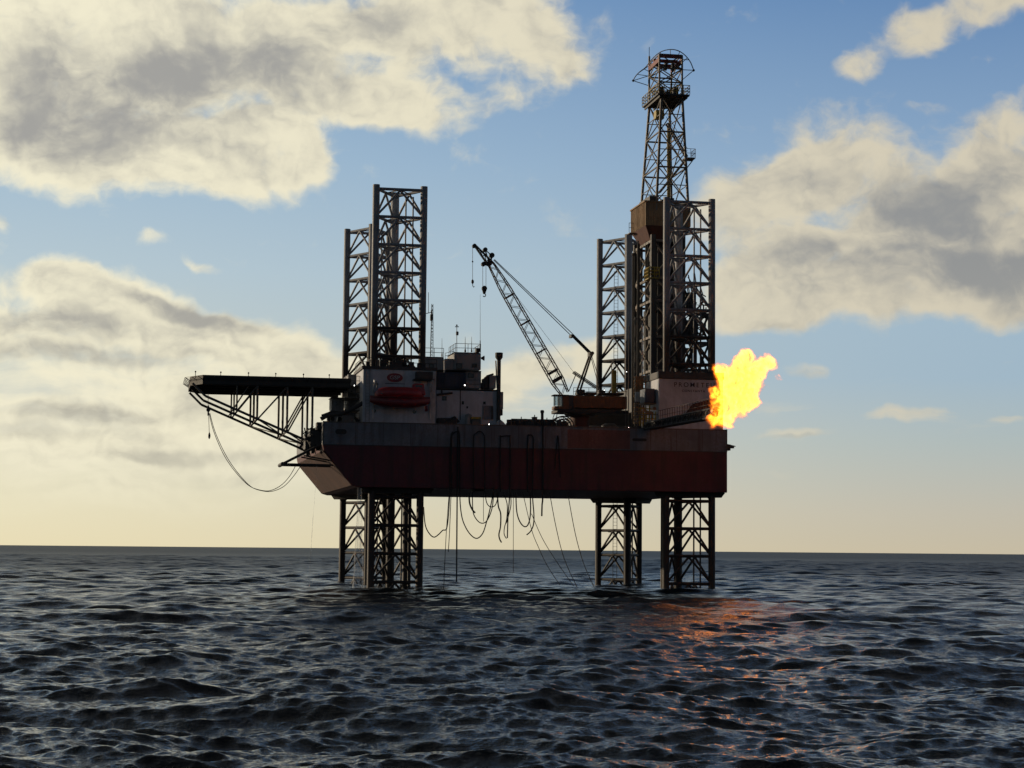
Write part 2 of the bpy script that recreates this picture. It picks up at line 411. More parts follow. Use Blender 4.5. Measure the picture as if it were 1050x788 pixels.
def text(body, size, mat, loc, parent, name='lettering', rx=90, rz=0, align='CENTER', sx=1., extr=.012, space=1.0, offs=.006):
    cu = bpy.data.curves.new(name, 'FONT'); cu.body = body; cu.size = size; cu.align_x = align; cu.align_y = 'CENTER'; cu.extrude = extr; cu.offset = offs*size; cu.space_character = space
    t = bpy.data.objects.new(name, cu); COL.objects.link(t)
    me = bpy.data.meshes.new_from_object(t.evaluated_get(bpy.context.evaluated_depsgraph_get()))
    bpy.data.objects.remove(t); me.transform(Matrix.Diagonal((sx, 1, 1, 1)))
    me.transform(Matrix.Rotation(math.radians(rz), 4, 'Z') @ Matrix.Rotation(math.radians(rx), 4, 'X')); me.transform(Matrix.Translation(Vector(loc)-worg(parent)))
    me.materials.clear(); me.materials.append(mat)
    o = bpy.data.objects.new(name, me); COL.objects.link(o); o.parent = parent; return o
text('GSP', .56, M['sign'], (cx, .425, cz), pl, 'logo_letters', sx=1.15)
text('offshore', .20, M['ink'], (cx, .485, PZ(404, 393.6, .5)), lh, 'lettering', sx=1.6) if False else MB().box(cx-1.0, cx+1.05, .485, .499, PZ(404, 394, .5), PZ(404, 393.4, .5)).build('name_line', M['ink'], lh)
gl = MB()
for px in (380, 449.5): pass
for k in range(2):
    z = ZT+1.3; x = lx0+1.2+k*4.2; gl = MB().lathe((x, .5, z), [(.2, -.03), (.2, -.005)], 14, 'y').build('porthole', M['glass'], lh)
pass
lad = MB()
for dx in (-.2, .2): lad.tube((lx0-.02+.5+dx, .42, ZT), (lx0+.5+dx-.02, .42, lz1), .03, 5)
for z in np.arange(ZT+.3, lz1, .35): lad.tube((lx0+.28, .42, z), (lx0+.68, .42, z), .02, 4)
lad.build('wall_ladder', M['white2'], lh)

# stair tower between the helideck and the logo house
stw = thing('stair_tower', (3.2, 8, ZT), 'grey stair tower with railed landings between helideck and logo house', 'stair tower')
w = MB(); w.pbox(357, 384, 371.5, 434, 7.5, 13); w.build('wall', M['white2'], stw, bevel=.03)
ra = MB()
for y in (434, 421, 408, 396):
    a_ = P(353, y, 4.2); b_ = P(372, y, 4.2)
    ra.box(a_.x, b_.x, 3.4, 7.3, a_.z-.08, a_.z); ra.rail([(a_.x, 3.4, a_.z), (b_.x, 3.4, a_.z)], 1.0, .5)
ra.build('landing', M['steel2'], stw)
fl_ = MB()
for k, (y0, y1) in enumerate(((434, 421), (421, 408), (408, 396))):
    a_ = P(356 if k % 2 else 370, y0, 3.8); b_ = P(370 if k % 2 else 356, y1, 3.8)
    fl_.bar(a_, b_, .08, .22)
    for t in np.linspace(.1, .9, 6): q = a_.lerp(b_, t); fl_.box(q.x-.1, q.x+.1, 3.8, 4.8, q.z-.02, q.z+.02)
fl_.build('stair_flight', M['steel2'], stw)
bx = thing('bow_cabin', PXL if False else P(346, 421, 9), 'small pale cabin on deck under the helideck edge', 'cabin')
a = MB(); a.pbox(340, 408.5, 352.5, 432, 8, 10.5); a.build('wall', M['white2'], bx, bevel=.04)
a = MB(); a.pbox(342, 412, 346, 416, 7.97, 8); a.build('window', M['glass'], bx)
a = MB(); a.pbox(339.4, 407.6, 353, 408.5, 7.85, 10.6); a.build('roof', M['steel2'], bx)
dv = MB(); dv.path([P(329, 430, 1), P(336, 426, 1), P(350, 424.5, 1), P(362, 419, 1), P(373, 413, 1)], .22, 8); dv.path([P(330, 427, 2.2), P(341, 423, 2.2), P(358, 424, 2.2)], .18, 8)
tag(dv.build('deck_pipe', M['steel'], None, True), 'dark pipe lying bent across the deck corner by the bow', 'pipe')
wn = thing('mooring_winch', P(360, 434, 1.5), 'dark mooring winch on deck left of the logo house', 'winch')
a = MB(); c = P(356, 430, 2); a.lathe((c.x, 1.2, ZT+.7), [(.62, 0), (.62, .1), (.4, .14), (.4, 1.3), (.62, 1.34), (.62, 1.44)], 16, 'y'); a.build('drum', M['steel'], wn, True)
a = MB(); a.box(c.x-.6, c.x+.6, 1.0, 1.15, ZT, ZT+.8); a.box(c.x-.6, c.x+.6, 2.7, 2.85, ZT, ZT+.8); a.build('frame', M['steel2'], wn)
sb = MB()
for k in range(7): q = random.uniform(334, 368); e = random.uniform(424, 432); sb.pbox(q, e, q+random.uniform(2, 6), 434, 3, 4+random.random())
tag(sb.build('deck_lockers', M['steel'], None), 'row of low dark deck lockers along the bow', 'lockers')

# ------------------------------------------------------------------ lifeboat on its davits
lb = thing('lifeboat', P(410, 418, -1), 'red enclosed lifeboat with raised steering cabin hung in front of the logo house', 'lifeboat')
bx0, bx1 = PX(379.5, 408, -1), PX(441, 408, -1); zg = PZ(410, 407.5, -1.6); zk = PZ(410, 418.5, -1.2); zt_ = PZ(410, 397.6, -1.2)
def loft(stations, cy):
    mb = MB(); n = 20; b0 = 0
    for x, hw, zlo, zhi, pw in stations:
        zc = (zlo+zhi)/2; hh = (zhi-zlo)/2
        for k in range(n):
            t = 2*math.pi*k/n; cs, sn = math.cos(t), math.sin(t)
            mb.v.append(Vector((x, cy+hw*math.copysign(abs(cs)**pw, cs), zc+hh*math.copysign(abs(sn)**pw, sn))))
    for i in range(len(stations)-1):
        for k in range(n): mb.f.append((i*n+k, i*n+(k+1) % n, (i+1)*n+(k+1) % n, (i+1)*n+k))
    mb.f.append(tuple(range(n))); mb.f.append(tuple((len(stations)-1)*n+k for k in range(n)))
    return mb
L = bx1-bx0; hs = []
for t in np.linspace(0, 1, 13):
    w = (1-abs(2*t-1)**2.6); hs.append((bx0+L*t, .12+.95*w**.6, zk+(.55*(abs(2*t-1)**3)), zg+.05+.1*abs(2*t-1)**2, .62))
loft(hs, -1.0).build('hull', M['boat2'], lb, True)
cs = []
for t in np.linspace(0, 1, 13):
    w = (1-abs(2*t-1)**4); cs.append((bx0+.45+(L-1.1)*t, .1+.9*w**.5, zg-.15, zg+.12+(zt_-zg-.05)*(.35+.65*w**.6), .7))
loft(cs, -1.0).build('canopy', M['boat'], lb, True)
ck = MB(); xa, xb_ = PX(420.5, 395, -1), PX(436, 395, -1)
ck.add([(xa, -1.6, zt_-.75), (xb_, -1.6, zt_-.75), (xb_, -.4, zt_-.75), (xa, -.4, zt_-.75), (xa+.3, -1.5, zt_+.45), (xb_-.2, -1.5, zt_+.45), (xb_-.2, -.5, zt_+.45), (xa+.3, -.5, zt_+.45)], [(0, 1, 2, 3), (4, 5, 6, 7), (0, 1, 5, 4), (1, 2, 6, 5), (2, 3, 7, 6), (3, 0, 4, 7)])
ckp = ck.build('steering_cabin', M['boat'], lb, bevel=.12)
a = MB(); a.box(xa+.5, xb_-.4, -1.60, -1.575, zt_+.05, zt_+.28); a.build('cabin_window', M['glass'], ckp)
a = MB(); a.path([(bx0+.2, -2.0+1.0*abs(2*t-1)**3, zg+.02) if False else (bx0+.1+(L-.2)*t, -1.0-(.14+.95*(1-abs(2*t-1)**2.6)**.6), zg-.02) for t in np.linspace(.01, .99, 25)], .06, 6); a.build('fender_rope', M['boat2'], lb)
for k in range(6):
    x = bx0+1.1+k*.62; a = MB(); a.lathe((x, -1.86, zg+.32), [(.10, 0), (.10, .04)], 10, 'y'); a.build('porthole', M['glass'], lb)
a = MB()
for x in (bx0+.7, bx1-.8): a.tube((x, -1, zt_-.3), (x, -1, zt_+.35), .05, 6); a.lathe((x, -1.0, zt_+.3), [(.12, -.06), (.12, .06)], 10, 'y')
a.build('lifting_hook', M['steel2'], lb)
a = MB(); x = PX(436.5, 420, -1); a.lathe((x, -1, zk-.05), [(.16, 0), (.2, .1), (.16, .2)], 10, 'x'); a.box(x-.1, x+.2, -1.04, -.96, zk-.3, zk+.3); a.build('propeller_guard', M['boat2'], lb)
dv = thing('lifeboat_davit', (9, .3, ZT), 'pale davit frame with winch holding the red lifeboat', 'davit')
a = MB()
for px in (382.5, 441.5):
    x = facade_x(px); a.bar((x, .35, PZ(px, 430, .3)), (x, .3, PZ(px, 389, .3)), .20, .16); a.bar((x, .3, PZ(px, 390, .3)), (x, -1.1, PZ(px, 391.5, -1)), .16, .2); a.bar((x, .3, PZ(px, 402, .3)), (x, -.7, PZ(px, 391.5, -1)), .1, .12)
a.build('davit_arm', M['sign'], dv)
a = MB()
for px in (386, 438): x = PX(px, 395, -1); a.tube((x, -1, PZ(px, 391, -1)), (x, -1, zt_+.2), .03, 5)
a.build('fall_wire', M['black'], dv)
a = MB(); a.pbox(427, 381, 444, 389, -.5, .45); a.pbox(424, 388.6, 446, 390.2, -.7, .45); a.build('winch', M['steel'], dv, bevel=.06)

# ------------------------------------------------------------------ machinery house and upper deck houses
mh = thing('machinery_house', P(482, 434, 4), 'long low white deck house right of the logo house with exhaust pipe at its end', 'deck house')
def Wp(x0, y0, x1, y1, v0, v1, name, mat, par, **k):
    return MB().pbox(x0, y0, x1, y1, v0, v1).build(name, mat, par, **k)
Wp(447.6, 400, 512.5, 437, 1.4, 9, 'wall', M['white'], mh, bevel=.03)
Wp(447.8, 398.8, 512.8, 399.9, 1.3, 9.1, 'roof', M['steel2'], mh)
Wp(471.6, 400.3, 472.3, 431, 1.36, 1.4, 'seam', M['steel'], mh)
for x0, y0, x1, y1 in ((453.5, 406.5, 458, 411), (473.5, 411.5, 475.8, 415), (478.3, 416.8, 480, 419), (495.5, 412, 498, 415)):
    f_ = Wp(x0, y0, x1, y1, 1.34, 1.4, 'window', M['steel'], mh); Wp(x0+.5, y0+.5, x1-.5, y1-.5, 1.31, 1.338, 'pane', M['glass'], f_)
f_ = Wp(495, 416, 505.5, 430.5, 1.25, 1.4, 'door', M['grey'], mh, bevel=.02); Wp(504, 417, 505.6, 430, 1.15, 1.24, 'handle', M['steel'], f_)
MB().tube(P(447.8, 405, 1.1), P(464, 403.2, 1.1), .12, 8).build('vent_pipe', M['steel'], mh)
MB().tube(P(453, 404.5, 1.1), P(453, 400, 1.3), .1, 8).build('vent_pipe', M['steel'], mh)
Wp(512.8, 402, 516, 420, 1.2, 3.2, 'wall_cabinet', M['white2'], mh, bevel=.03)
Wp(512.8, 420.3, 515.5, 426, 1.2, 2.2, 'junction_box', M['steel'], mh)
es = thing('exhaust_stack', P(511, 434, 1), 'dark exhaust pipe with flared cap at the end of the white deck house', 'exhaust stack')
b0 = P(511, 434, .95); t0 = P(511, 362.5, .95); zc = PZ(511, 368, .95)
MB().tube((b0.x, .95, ZT), (b0.x, .95, zc+.1), .21, 12).build('pipe', M['steel'], es, True)
MB().lathe((b0.x, .95, zc-.15), [(.21, 0), (.40, .28), (.42, .75), (.37, .78), (.3, .5)], 16).build('cap', M['steel'], es, True)
MB().tube((b0.x-.15, 1.1, ZT+4), (b0.x-.32, 1.1, zc-.2), .07, 6).build('side_pipe', M['white2'], es)
# level two
Wq = lambda *a, **k: Wp(*a, **k)
nc = thing('navy_container', P(462, 399, 3), 'dark navy container on the roof of the white deck house', 'container')
Wp(448, 381.5, 477.4, 398.7, 3, 6, 'body', M['navy'], nc, bevel=.03)
rb = MB()
for x in np.arange(449, 477, 1.6): rb.pbox(x, 382.5, x+.7, 398, 2.94, 3)
rb.build('rib', M['navy'], nc)
Wp(456, 385.5, 470, 396, 2.90, 2.93, 'louvre_panel', M['navy'], nc)
ud = thing('upper_deck_house', P(485, 399, 4), 'grey upper deck house with one dark square window above the white house', 'deck house')
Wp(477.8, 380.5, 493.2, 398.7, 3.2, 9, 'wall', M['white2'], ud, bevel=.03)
f_ = Wp(480, 382.8, 485.8, 387.8, 3.14, 3.2, 'window', M['steel'], ud); Wp(480.6, 383.4, 485.2, 387.2, 3.1, 3.138, 'pane', M['glass'], f_)
Wp(447.5, 379.6, 493.8, 380.6, 2.8, 12, 'roof', M['steel'], ud)
MB().rail([P(477.8, 398.6, 2), P(493, 398.6, 2)], .9, 1.2).build('railing', M['steel2'], ud)
gn = thing('roof_generator', P(500, 399, 4), 'dark generator set with grey hood beside the exhaust stack', 'generator')
Wp(502, 385, 508.5, 398.7, 3, 5, 'hood', M['white2'], gn, bevel=.05)
g = MB()
for x, y in ((494.5, 392), (496, 388), (498.5, 386), (500, 384.8)): g.pbox(x, y, x+3, 398.7, 3.2, 4.6)
g.build('engine', M['steel'], gn, bevel=.05); MB().tube(P(499, 386, 3.5), P(506, 383.8, 3.5), .1, 8).build('pipe', M['steel'], gn)
# level three: bridge
br = thing('bridge_house', P(480, 379, 8), 'grey control house with railed roof and aerials at the top of the deck houses', 'deck house')
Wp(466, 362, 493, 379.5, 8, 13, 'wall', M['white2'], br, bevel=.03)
Wp(465.6, 361.2, 493.5, 362, 7.9, 13.1, 'roof', M['steel2'], br)
for x0, y0, x1, y1 in ((468, 372.5, 474, 378.5), (484, 373, 489, 377)): f_ = Wp(x0, y0, x1, y1, 7.94, 8, 'window', M['steel'], br); Wp(x0+.5, y0+.5, x1-.5, y1-.5, 7.9, 7.938, 'pane', M['glass'], f_)
a = P(467, 361.2, 8); c = P(493, 361.2, 8)
MB().rail([(a.x, 12.5, a.z), (a.x, 8.1, a.z), (c.x, 8.1, a.z), (c.x, 12.5, a.z)], .95, 1.15, .028).build('railing', M['steel2'], br)
Wp(488.5, 357, 492.8, 361.1, 8.4, 9.4, 'searchlight', M['steel'], br, bevel=.05)
MB().lathe(P(493.3, 367.5, 8.6), [(.1, 0), (.14, .1), (.3, .35)], 12, 'x').build('loudhailer', M['steel2'], br, True)
r2 = thing('radio_room', P(447, 379, 8), 'low grey radio room between the lattice leg and the control house', 'deck house')
Wp(436, 366.5, 455, 379.5, 8.3, 13, 'wall', M['white2'], r2, bevel=.03); Wp(456.3, 368, 465.5, 379.5, 8.2, 12, 'wall', M['white2'], r2, bevel=.03)
Wp(435.5, 365.8, 455.3, 366.5, 8.2, 13.1, 'roof', M['steel2'], r2)
f_ = Wp(440, 373.5, 445, 378.5, 8.24, 8.3, 'window', M['steel'], r2); Wp(440.5, 374, 444.5, 378, 8.2, 8.238, 'pane', M['glass'], f_)
a = P(436, 365.8, 8.3); c = P(455, 365.8, 8.3)
MB().rail([(a.x, 8.4, a.z), (c.x, 8.4, a.z)], .95, .9, .028).build('railing', M['steel2'], r2)
a = P(456.5, 368, 8.3); c = P(465.5, 366, 8.3); MB().rail([a, c], .6, .8, .025).build('railing', M['steel2'], r2)
MB().tube(P(455.7, 382, 2.6), P(455.7, 369.5, 2.6), .06, 6).build('white_pipe', M['sign'], r2)
am = thing('radio_mast', P(442.5, 366, 9), 'slim dark lattice radio mast beside the front left leg', 'radio mast', 'aerials on the deck house roofs')
a = MB(); b_ = P(442.3, 365.8, 9); t_ = P(443.2, 312, 9)
for i in range(3):
    d = Vector((math.cos(i*2.09), math.sin(i*2.09), 0)); a.tube(b_+d*.2, t_+d*.09, .03, 5)
for i in range(14):
    q = b_.lerp(t_, i/14); w = b_.lerp(t_, (i+1)/14); s_ = .2*(1-i/14)+.09*i/14
    for j in range(3): a.tube(q+Vector((math.cos(j*2.09), math.sin(j*2.09), 0))*s_, w+Vector((math.cos(j*2.09+2.09), math.sin(j*2.09+2.09), 0))*s_, .022, 4)
a.build('lattice', M['steel'], am)
a = MB(); a.tube(P(443, 320.3, 9), P(437, 321.8, 9), .04, 5); a.tube(P(439.3, 321, 9), P(439.3, 300, 9), .03, 5); a.build('side_aerial', M['steel'], am)
a = MB(); a.pbox(441.3, 322.5, 443.8, 329, 8.9, 9.2); a.pbox(442, 318, 443.4, 323, 8.95, 9.15); a.build('radar_unit', M['steel'], am, bevel=.05)
a = MB()
for y in range(331, 352, 3): a.tube(P(442.6, y, 9), P(444.4, y+.4, 9), .03, 4)
a.build('dipole', M['steel'], am)
for q0, q1, v, r, lab in ((453.2, 347, 9, .04, 'short whip aerial on the radio room roof'), (477, 345.5, 8.6, .05, 'stub aerial left of centre on the railed control house roof'), (483.6, 345.5, 8.8, .045, 'thin stub aerial in the middle of the railed roof'), (492.4, 302, 8.3, .03, 'very tall whip aerial at the right corner of the railed roof')):
    wa = thing('whip_aerial', P(q0, 362, v), lab, 'aerial', 'aerials on the deck house roofs')
    base = P(q0, 366 if q0 < 460 else 361.3, v); top = P(q0, q1, v)
    MB().tube(base, top, r, 6, r*.35).build('rod', M['steel'], wa)
    MB().tube(base, base.lerp(top, .18 if q0 < 490 else .2), r*2.2, 8, r*1.6).build('base', M['steel'], wa)
ws = thing('weather_mast', P(468.5, 362, 8.3), 'thin mast with wind instruments at the left corner of the railed roof', 'weather mast', 'aerials on the deck house roofs')
MB().tube(P(468.4, 361.5, 8.3), P(468.4, 333.5, 8.3), .035, 6).build('pole', M['steel'], ws)
a = MB(); a.pbox(467.8, 340, 470.3, 344, 8.2, 8.45); a.build('instrument', M['steel'], ws, bevel=.06)
a = MB(); a.tube(P(466.6, 335.3, 8.3), P(470.4, 335.3, 8.3), .05, 5); a.lathe(P(468.4, 333.8, 8.3), [(.02, -.1), (.12, 0), (.02, .1)], 8); a.build('wind_vane', M['steel'], ws)

# small gear on the main deck
a = MB()
tr = thing('forklift_truck', P(459, 437, .8), 'dark tracked loader parked before the white deck house', 'loader')
Wp(449, 428.5, 462, 434, .3, 1.3, 'body', M['steel'], tr, bevel=.08); Wp(450, 433.6, 468, 437.2, .3, 1.3, 'chassis', M['maroon'], tr, bevel=.06)
MB().path([P(462, 430, .8), P(466, 428, .8), P(470.5, 433, .8)], .14, 6).build('arm', M['steel'], tr)
for px in (452.5, 460, 466): MB().lathe((PX(px, 436, .3), .2, ZT+.34), [(.32, 0), (.32, .25)], 14, 'y').build('wheel', M['black'], tr)
MB().pbox(483, 427.5, 493.5, 430, .5, 1.1).build('crate_lid', M['yellow'], tag(thing('tool_crate', P(488, 436, .8), 'tool crate with a yellow lid near the grey door', 'crate'), None), bevel=.03)
tc = bpy.data.objects['tool_crate']; Wp(483.5, 430.1, 493, 437, .55, 1.1, 'box', M['steel2'], tc, bevel=.03)
Wp(478, 427, 482.5, 437, .5, 1.1, 'body', M['white2'], tag(thing('deck_ventilator', P(480, 437, .8), 'pale upright ventilator left of the yellow lidded crate', 'ventilator')), bevel=.12)
MB().lathe(P(480.2, 426.8, .8), [(.3, -.1), (.36, .1), (.12, .25)], 12).build('hood', M['white2'], bpy.data.objects['deck_ventilator'], True)
pk = thing('tarpaulin_bundle', P(513, 436, .6), 'white tarpaulin bundle on the deck edge below the exhaust stack', 'bundle')
loft([(PX(508.5, 434, .6), .1, ZT, ZT+.2, .8), (PX(510, 434, .6), .35, ZT, ZT+.55, .8), (PX(513, 434, .6), .4, ZT, ZT+.72, .9), (PX(516.5, 434, .6), .32, ZT, ZT+.42, .8), (PX(519, 434, .6), .1, ZT, ZT+.15, .8)], .7).build('cover', M['white'], pk, True)
MB().path([P(512.5, 436.3, .2), P(512.6, 430.5, .25), P(513, 429.3, .6)], .03, 5).build('lashing', M['cord'], pk)
random.seed(21)
pipes = thing('drill_pipe_stack', P(545, 436, 6), 'low dark stack of drill pipes lying on the middle of the deck', 'pipe stack')
for k in range(14):
    row = k//6; x0 = PX(521, 434, 6); x1 = PX(568, 434, 6)
    MB().tube((x0+random.uniform(0, .5), 5+(k % 6)*.42+row*.2, ZT+.2+row*.38), (x1-random.uniform(0, .6), 5+(k % 6)*.42+row*.2, ZT+.2+row*.38), .19, 9).build('drill_pipe', M['steel'], pipes, True)
for px, top, w, lab in ((524, 430, 3, 'left'), (536, 429.5, 5, 'mid'), (548, 431.5, 6, 'right')):
    t = thing('deck_valve', P(px, 436, 4), {'left': 'small dark valve head on the pipe stack nearest the white bundle', 'mid': 'dark valve block in the middle of the pipe deck', 'right': 'wide low valve block near the round vent post'}[lab], 'valve', 'valves on the pipe deck')
    Wp(px, top+2, px+w, 438, 3.5, 4.4, 'block', M['steel'], t, bevel=.08); MB().lathe(P(px+w/2, top+1.2, 3.9), [(.22, 0), (.25, .05), (.22, .1)], 12).build('hand_wheel', M['steel'], t); MB().tube(P(px+w/2, top+3, 3.9), P(px+w/2, top+.8, 3.9), .06, 6).build('stem', M['steel'], t)
random.seed(17); dproto = None
for k in range(9):
    px = (522, 527, 531.5, 540, 544.5, 552, 561, 564.5, 573)[k]; v = 1.2+random.random()*1.6; x = PX(px, 436, v); hh = random.uniform(.62, .95)
    if dproto is None:
        o = dproto = tag(MB().lathe((x, v, ZT), [(.27, 0), (.29, .03), (.27, .06), (.27, .43), (.29, .46), (.27, .49), (.27, .86), (.29, .88), (.24, .9)], 14).build('oil_drum', M['steel'], None, True), 'dark steel oil drum standing along the open deck edge', 'drum', 'oil drums along the open deck edge')
    else: o = dproto.copy(); COL.objects.link(o)
    o.location = (x, v, ZT); o.scale = (1, 1, hh)
for px, w, h_, lab in ((533, 5, 7, 'dark skip box on the open deck among the drums, nearer the white bundle'), (547, 4, 9, 'narrow tall dark pump box just left of the round vent post'), (559, 6, 6, 'low dark skip box just right of the round vent post')):
    t = thing('deck_box', P(px+w/2, 437, 3), lab, 'deck box', 'dark boxes on the open deck')
    Wp(px, 437-h_, px+w, 438, 2.6, 3.6, 'body', M['steel'], t, bevel=.06); MB().tube(P(px+w*.3, 437-h_, 3), P(px+w*.3, 434.6-h_, 3), .05, 6).build('pipe', M['steel'], t); Wp(px-.4, 436.6-h_, px+w+.4, 437-h_, 2.5, 3.7, 'lid', M['steel2'], t)
vp = thing('vent_post', P(556, 436, 3), 'short thick vent post with round cap standing on open deck', 'vent post')
MB().tube(P(556, 438, 3), P(556, 424, 3), .16, 10).build('post', M['steel'], vp, True); MB().lathe(P(556, 424, 3), [(.16, 0), (.21, .05), (.21, .28), (.1, .34)], 12).build('cap', M['steel'], vp, True)
rl_ = thing('hose_reel', P(577, 437, 2), 'large dark hose reel standing half hidden beside the crane pedestal', 'hose reel')
c = P(577, 440, 2.5)
for v in (2.2, 3.4):
    a = MB()
    for rad in (1.15, .85): a.path([(c.x+math.cos(t)*rad, v, ZT+.15+math.sin(t)*rad) for t in np.linspace(0, math.pi, 19)], .06, 6)
    for t in np.linspace(.15, math.pi-.15, 7): a.tube((c.x, v, ZT+.2), (c.x+math.cos(t)*1.15, v, ZT+.15+math.sin(t)*1.15), .035, 5)
    a.build('rim', M['steel'], rl_)
MB().lathe((c.x, 2.3, ZT+.3), [(.5, 0), (.5, 1.0)], 16, 'y').build('drum', M['steel'], rl_, True)
fr = thing('wire_davit', P(568, 436, 2), 'thin bent wire frame on deck left of the hose reel', 'wire frame')
a = MB(); a.path([P(566, 437, 2), P(567, 429, 2), P(568.4, 425, 2)], .04, 5); a.path([P(569, 437, 2), P(570.2, 430, 2), P(571.4, 424, 2)], .04, 5); a.tube(P(567, 429.5, 2), P(570, 430.3, 2), .03, 5); a.build('frame', M['steel'], fr)

# ------------------------------------------------------------------ pedestal crane
V = 5.0
cr = thing('pedestal_crane', P(595, 437, V), 'orange brown deck crane with long lattice boom raised to the left', 'crane')
pc = P(594.5, 437, V)
MB().lathe((pc.x, V, ZT), [(1.0, 0), (1.0, 1.3), (1.05, 1.32), (1.05, 1.5)], 24).build('pedestal', M['maroon'], cr, True)
MB().lathe((pc.x, V, ZT+1.5), [(1.5, 0), (1.7, .2), (1.7, .45)], 28).build('slewing_ring', M['steel'], cr, True)
a = MB(); a.pbox(572, 419.5, 645, 424.5, V-1.7, V+1.7); a.build('turntable', M['black'], cr, bevel=.05)
mhz = Wp(588, 405.5, 643, 419.4, V-1.3, V+1.6, 'engine_house', M['orange'], cr, bevel=.06)
a = MB()
for x in np.arange(591, 642, 4.2): a.pbox(x, 408, x+.5, 418.8, V-1.345, V-1.3)
a.build('panel_rib', M['orange'], mhz)
a = MB(); a.pbox(592, 399.5, 600, 405.3, V-.5, V+.5); a.pbox(601, 402, 612, 405.3, V-.9, V+.4); a.pbox(614, 400, 621, 405.3, V-.6, V+.8); a.pbox(622, 402.5, 640, 405.3, V-1, V+1); a.build('winch', M['steel'], cr, bevel=.08)
a = MB(); a.rail([P(588, 405.4, V-1.2), P(643, 405.4, V-1.2)], .8, .9, .025); a.build('railing', M['steel'], cr)
cb = Wp(568.6, 416.5, 583.5, 420.5, V-1.6, V-.2, 'cab', M['orange'], cr, bevel=.04)
Wp(577, 405, 588, 419.4, V-1.5, V+1.2, 'boom_foot_housing', M['steel'], cr, bevel=.05)
Wp(568.2, 404.6, 583.4, 406, V-1.7, V-.1, 'roof', M['steel'], cb)
a = MB()
for px in (568.6, 573.2, 576.8): 
    for vv in (V-1.55, V-.25): a.tube(P(px, 416.4, vv), P(px, 406, vv), .05, 5)
a.build('window_frame', M['steel2'], cb); 
a = MB(); a.pbox(568.8, 406.3, 577, 416.3, V-1.53, V-1.50); a.box(PX(568.7, 410, V-1), PX(568.7, 410, V-1)+.03, V-1.45, V-.3, PZ(569, 416.3, V-1), PZ(569, 406.3, V-1)); a.build('window', M['clear'], cb)
Wp(577.2, 406.2, 583.3, 416.4, V-1.55, V-.3, 'door', M['orange'], cb)
# boom
A0 = P(579.2, 404, V); A1 = P(504.2, 272.3, V); dax = (A1-A0).normalized(); per = Vector((-dax.z, 0, dax.x)); per = per if per.x > 0 else -per
bl = (A1-A0).length
def bw(t): return np.interp(t, [0, .1, .82, 1], [.40, .62, .52, .30])
bm_ = MB(); ns = 20
def cpt(t, i, j): return A0+dax*bl*t+per*(i*bw(t))+Vector((0, j*bw(t)*.9, 0))
for i in (-1, 1):
    for j in (-1, 1): MB().path([cpt(k/ns, i, j) for k in range(ns+1)], .062, 6).build('boom_chord', M['steel2'], cr)
bm_ = MB()
for k in range(ns):
    t, u = k/ns, (k+1)/ns; s_ = 1 if k % 2 else -1
    for j in (-1, 1): bm_.tube(cpt(t, s_, j), cpt(u, -s_, j), .030, 5)
    for i in (-1, 1): bm_.tube(cpt(t, i, s_), cpt(u, i, -s_), .026, 5)
bm_.build('boom_lacing', M['steel2'], cr)
a = MB()
for t, hh in ((.11, .5), (.17, .35), (.55, .22), (.76, .25), (.33, .18)):
    q = A0+dax*bl*t; a.bar(q-per*.55-Vector((0, .2, 0)), q+per*.58, .4, hh*.7)
a.build('boom_walkway', M['steel'], cr)
hp = MB(); tip = P(487.6, 252.6, V)
for i, j in ((-1, -1), (-1, 1), (1, -1), (1, 1)): hp.tube(cpt(1, i, j), tip+Vector((0, j*.12, 0))+per*i*.08, .07, 6)
for t in (.25, .5, .75):
    a_ = cpt(1, -1, -1).lerp(tip, t); b_ = cpt(1, 1, -1).lerp(tip, t); hp.tube(a_, b_, .06, 5); hp.tube(a_, cpt(1, 1, 1).lerp(tip, min(1, t+.25)), .05, 5)
hp.build('boom_head', M['steel'], cr)
for px, py, r in ((486.3, 252.4, .22), (497.4, 256.4, .24), (504.2, 262.2, .28), (495.8, 271, .25), (501.5, 270.5, .3)):
    a = MB(); q = P(px, py, V); a.lathe((q.x, V-.25, q.z), [(r, 0), (r*.8, .1), (r*.8, .4), (r, .5)], 14, 'y'); a.build('sheave', M['black'], cr, True)
a = MB(); a.tube(P(497.4, 256.4, V), P(501, 268, V), .08, 6); a.tube(P(504.2, 262.2, V), P(503, 272, V), .09, 6); a.tube(P(497.4, 256.4, V), P(504.2, 262.2, V), .06, 5); a.tube(P(496, 271, V), P(503, 273, V), .09, 6); a.build('head_strut', M['steel'], cr)
mt = P(606, 363, V)
a = MB()
for j in (-.55, .55):
    a.tube(P(506.5, 266.5, V)+Vector((0, j*.4, 0)), P(586.9, 344, V)+Vector((0, j, 0)), .045, 5)
a.build('pendant_rope', M['steel'], cr)
a = MB()
for j in (-.5, -.2, .2, .5): a.tube(P(586.9, 344, V)+Vector((0, j, 0)), mt+Vector((0, j, 0)), .06, 5)
a.pbox(585.8, 343, 588.5, 346, V-.6, V+.6); a.build('luffing_rope', M['steel'], cr)
a = MB()
for j in (-.9, .9): a.tube(P(592, 404.5, V)+Vector((0, j, 0)), mt+Vector((0, j*.6, 0)), .11, 8)
a.tube(mt+Vector((0, -.7, 0)), mt+Vector((0, .7, 0)), .2, 10); a.pbox(604.6, 361, 608, 365.5, V-.5, V+.5)
a.build('gantry_mast', M['steel'], cr, True)
a = MB(); a.tube(mt, P(614, 388, V), .04, 5); a.tube(mt+Vector((0, .4, 0)), P(616, 404, V), .04, 5); a.tube(P(520, 291, V), P(590.5, 385, V), .02, 4); a.build('hoist_rope', M['steel'], cr)
a = MB()
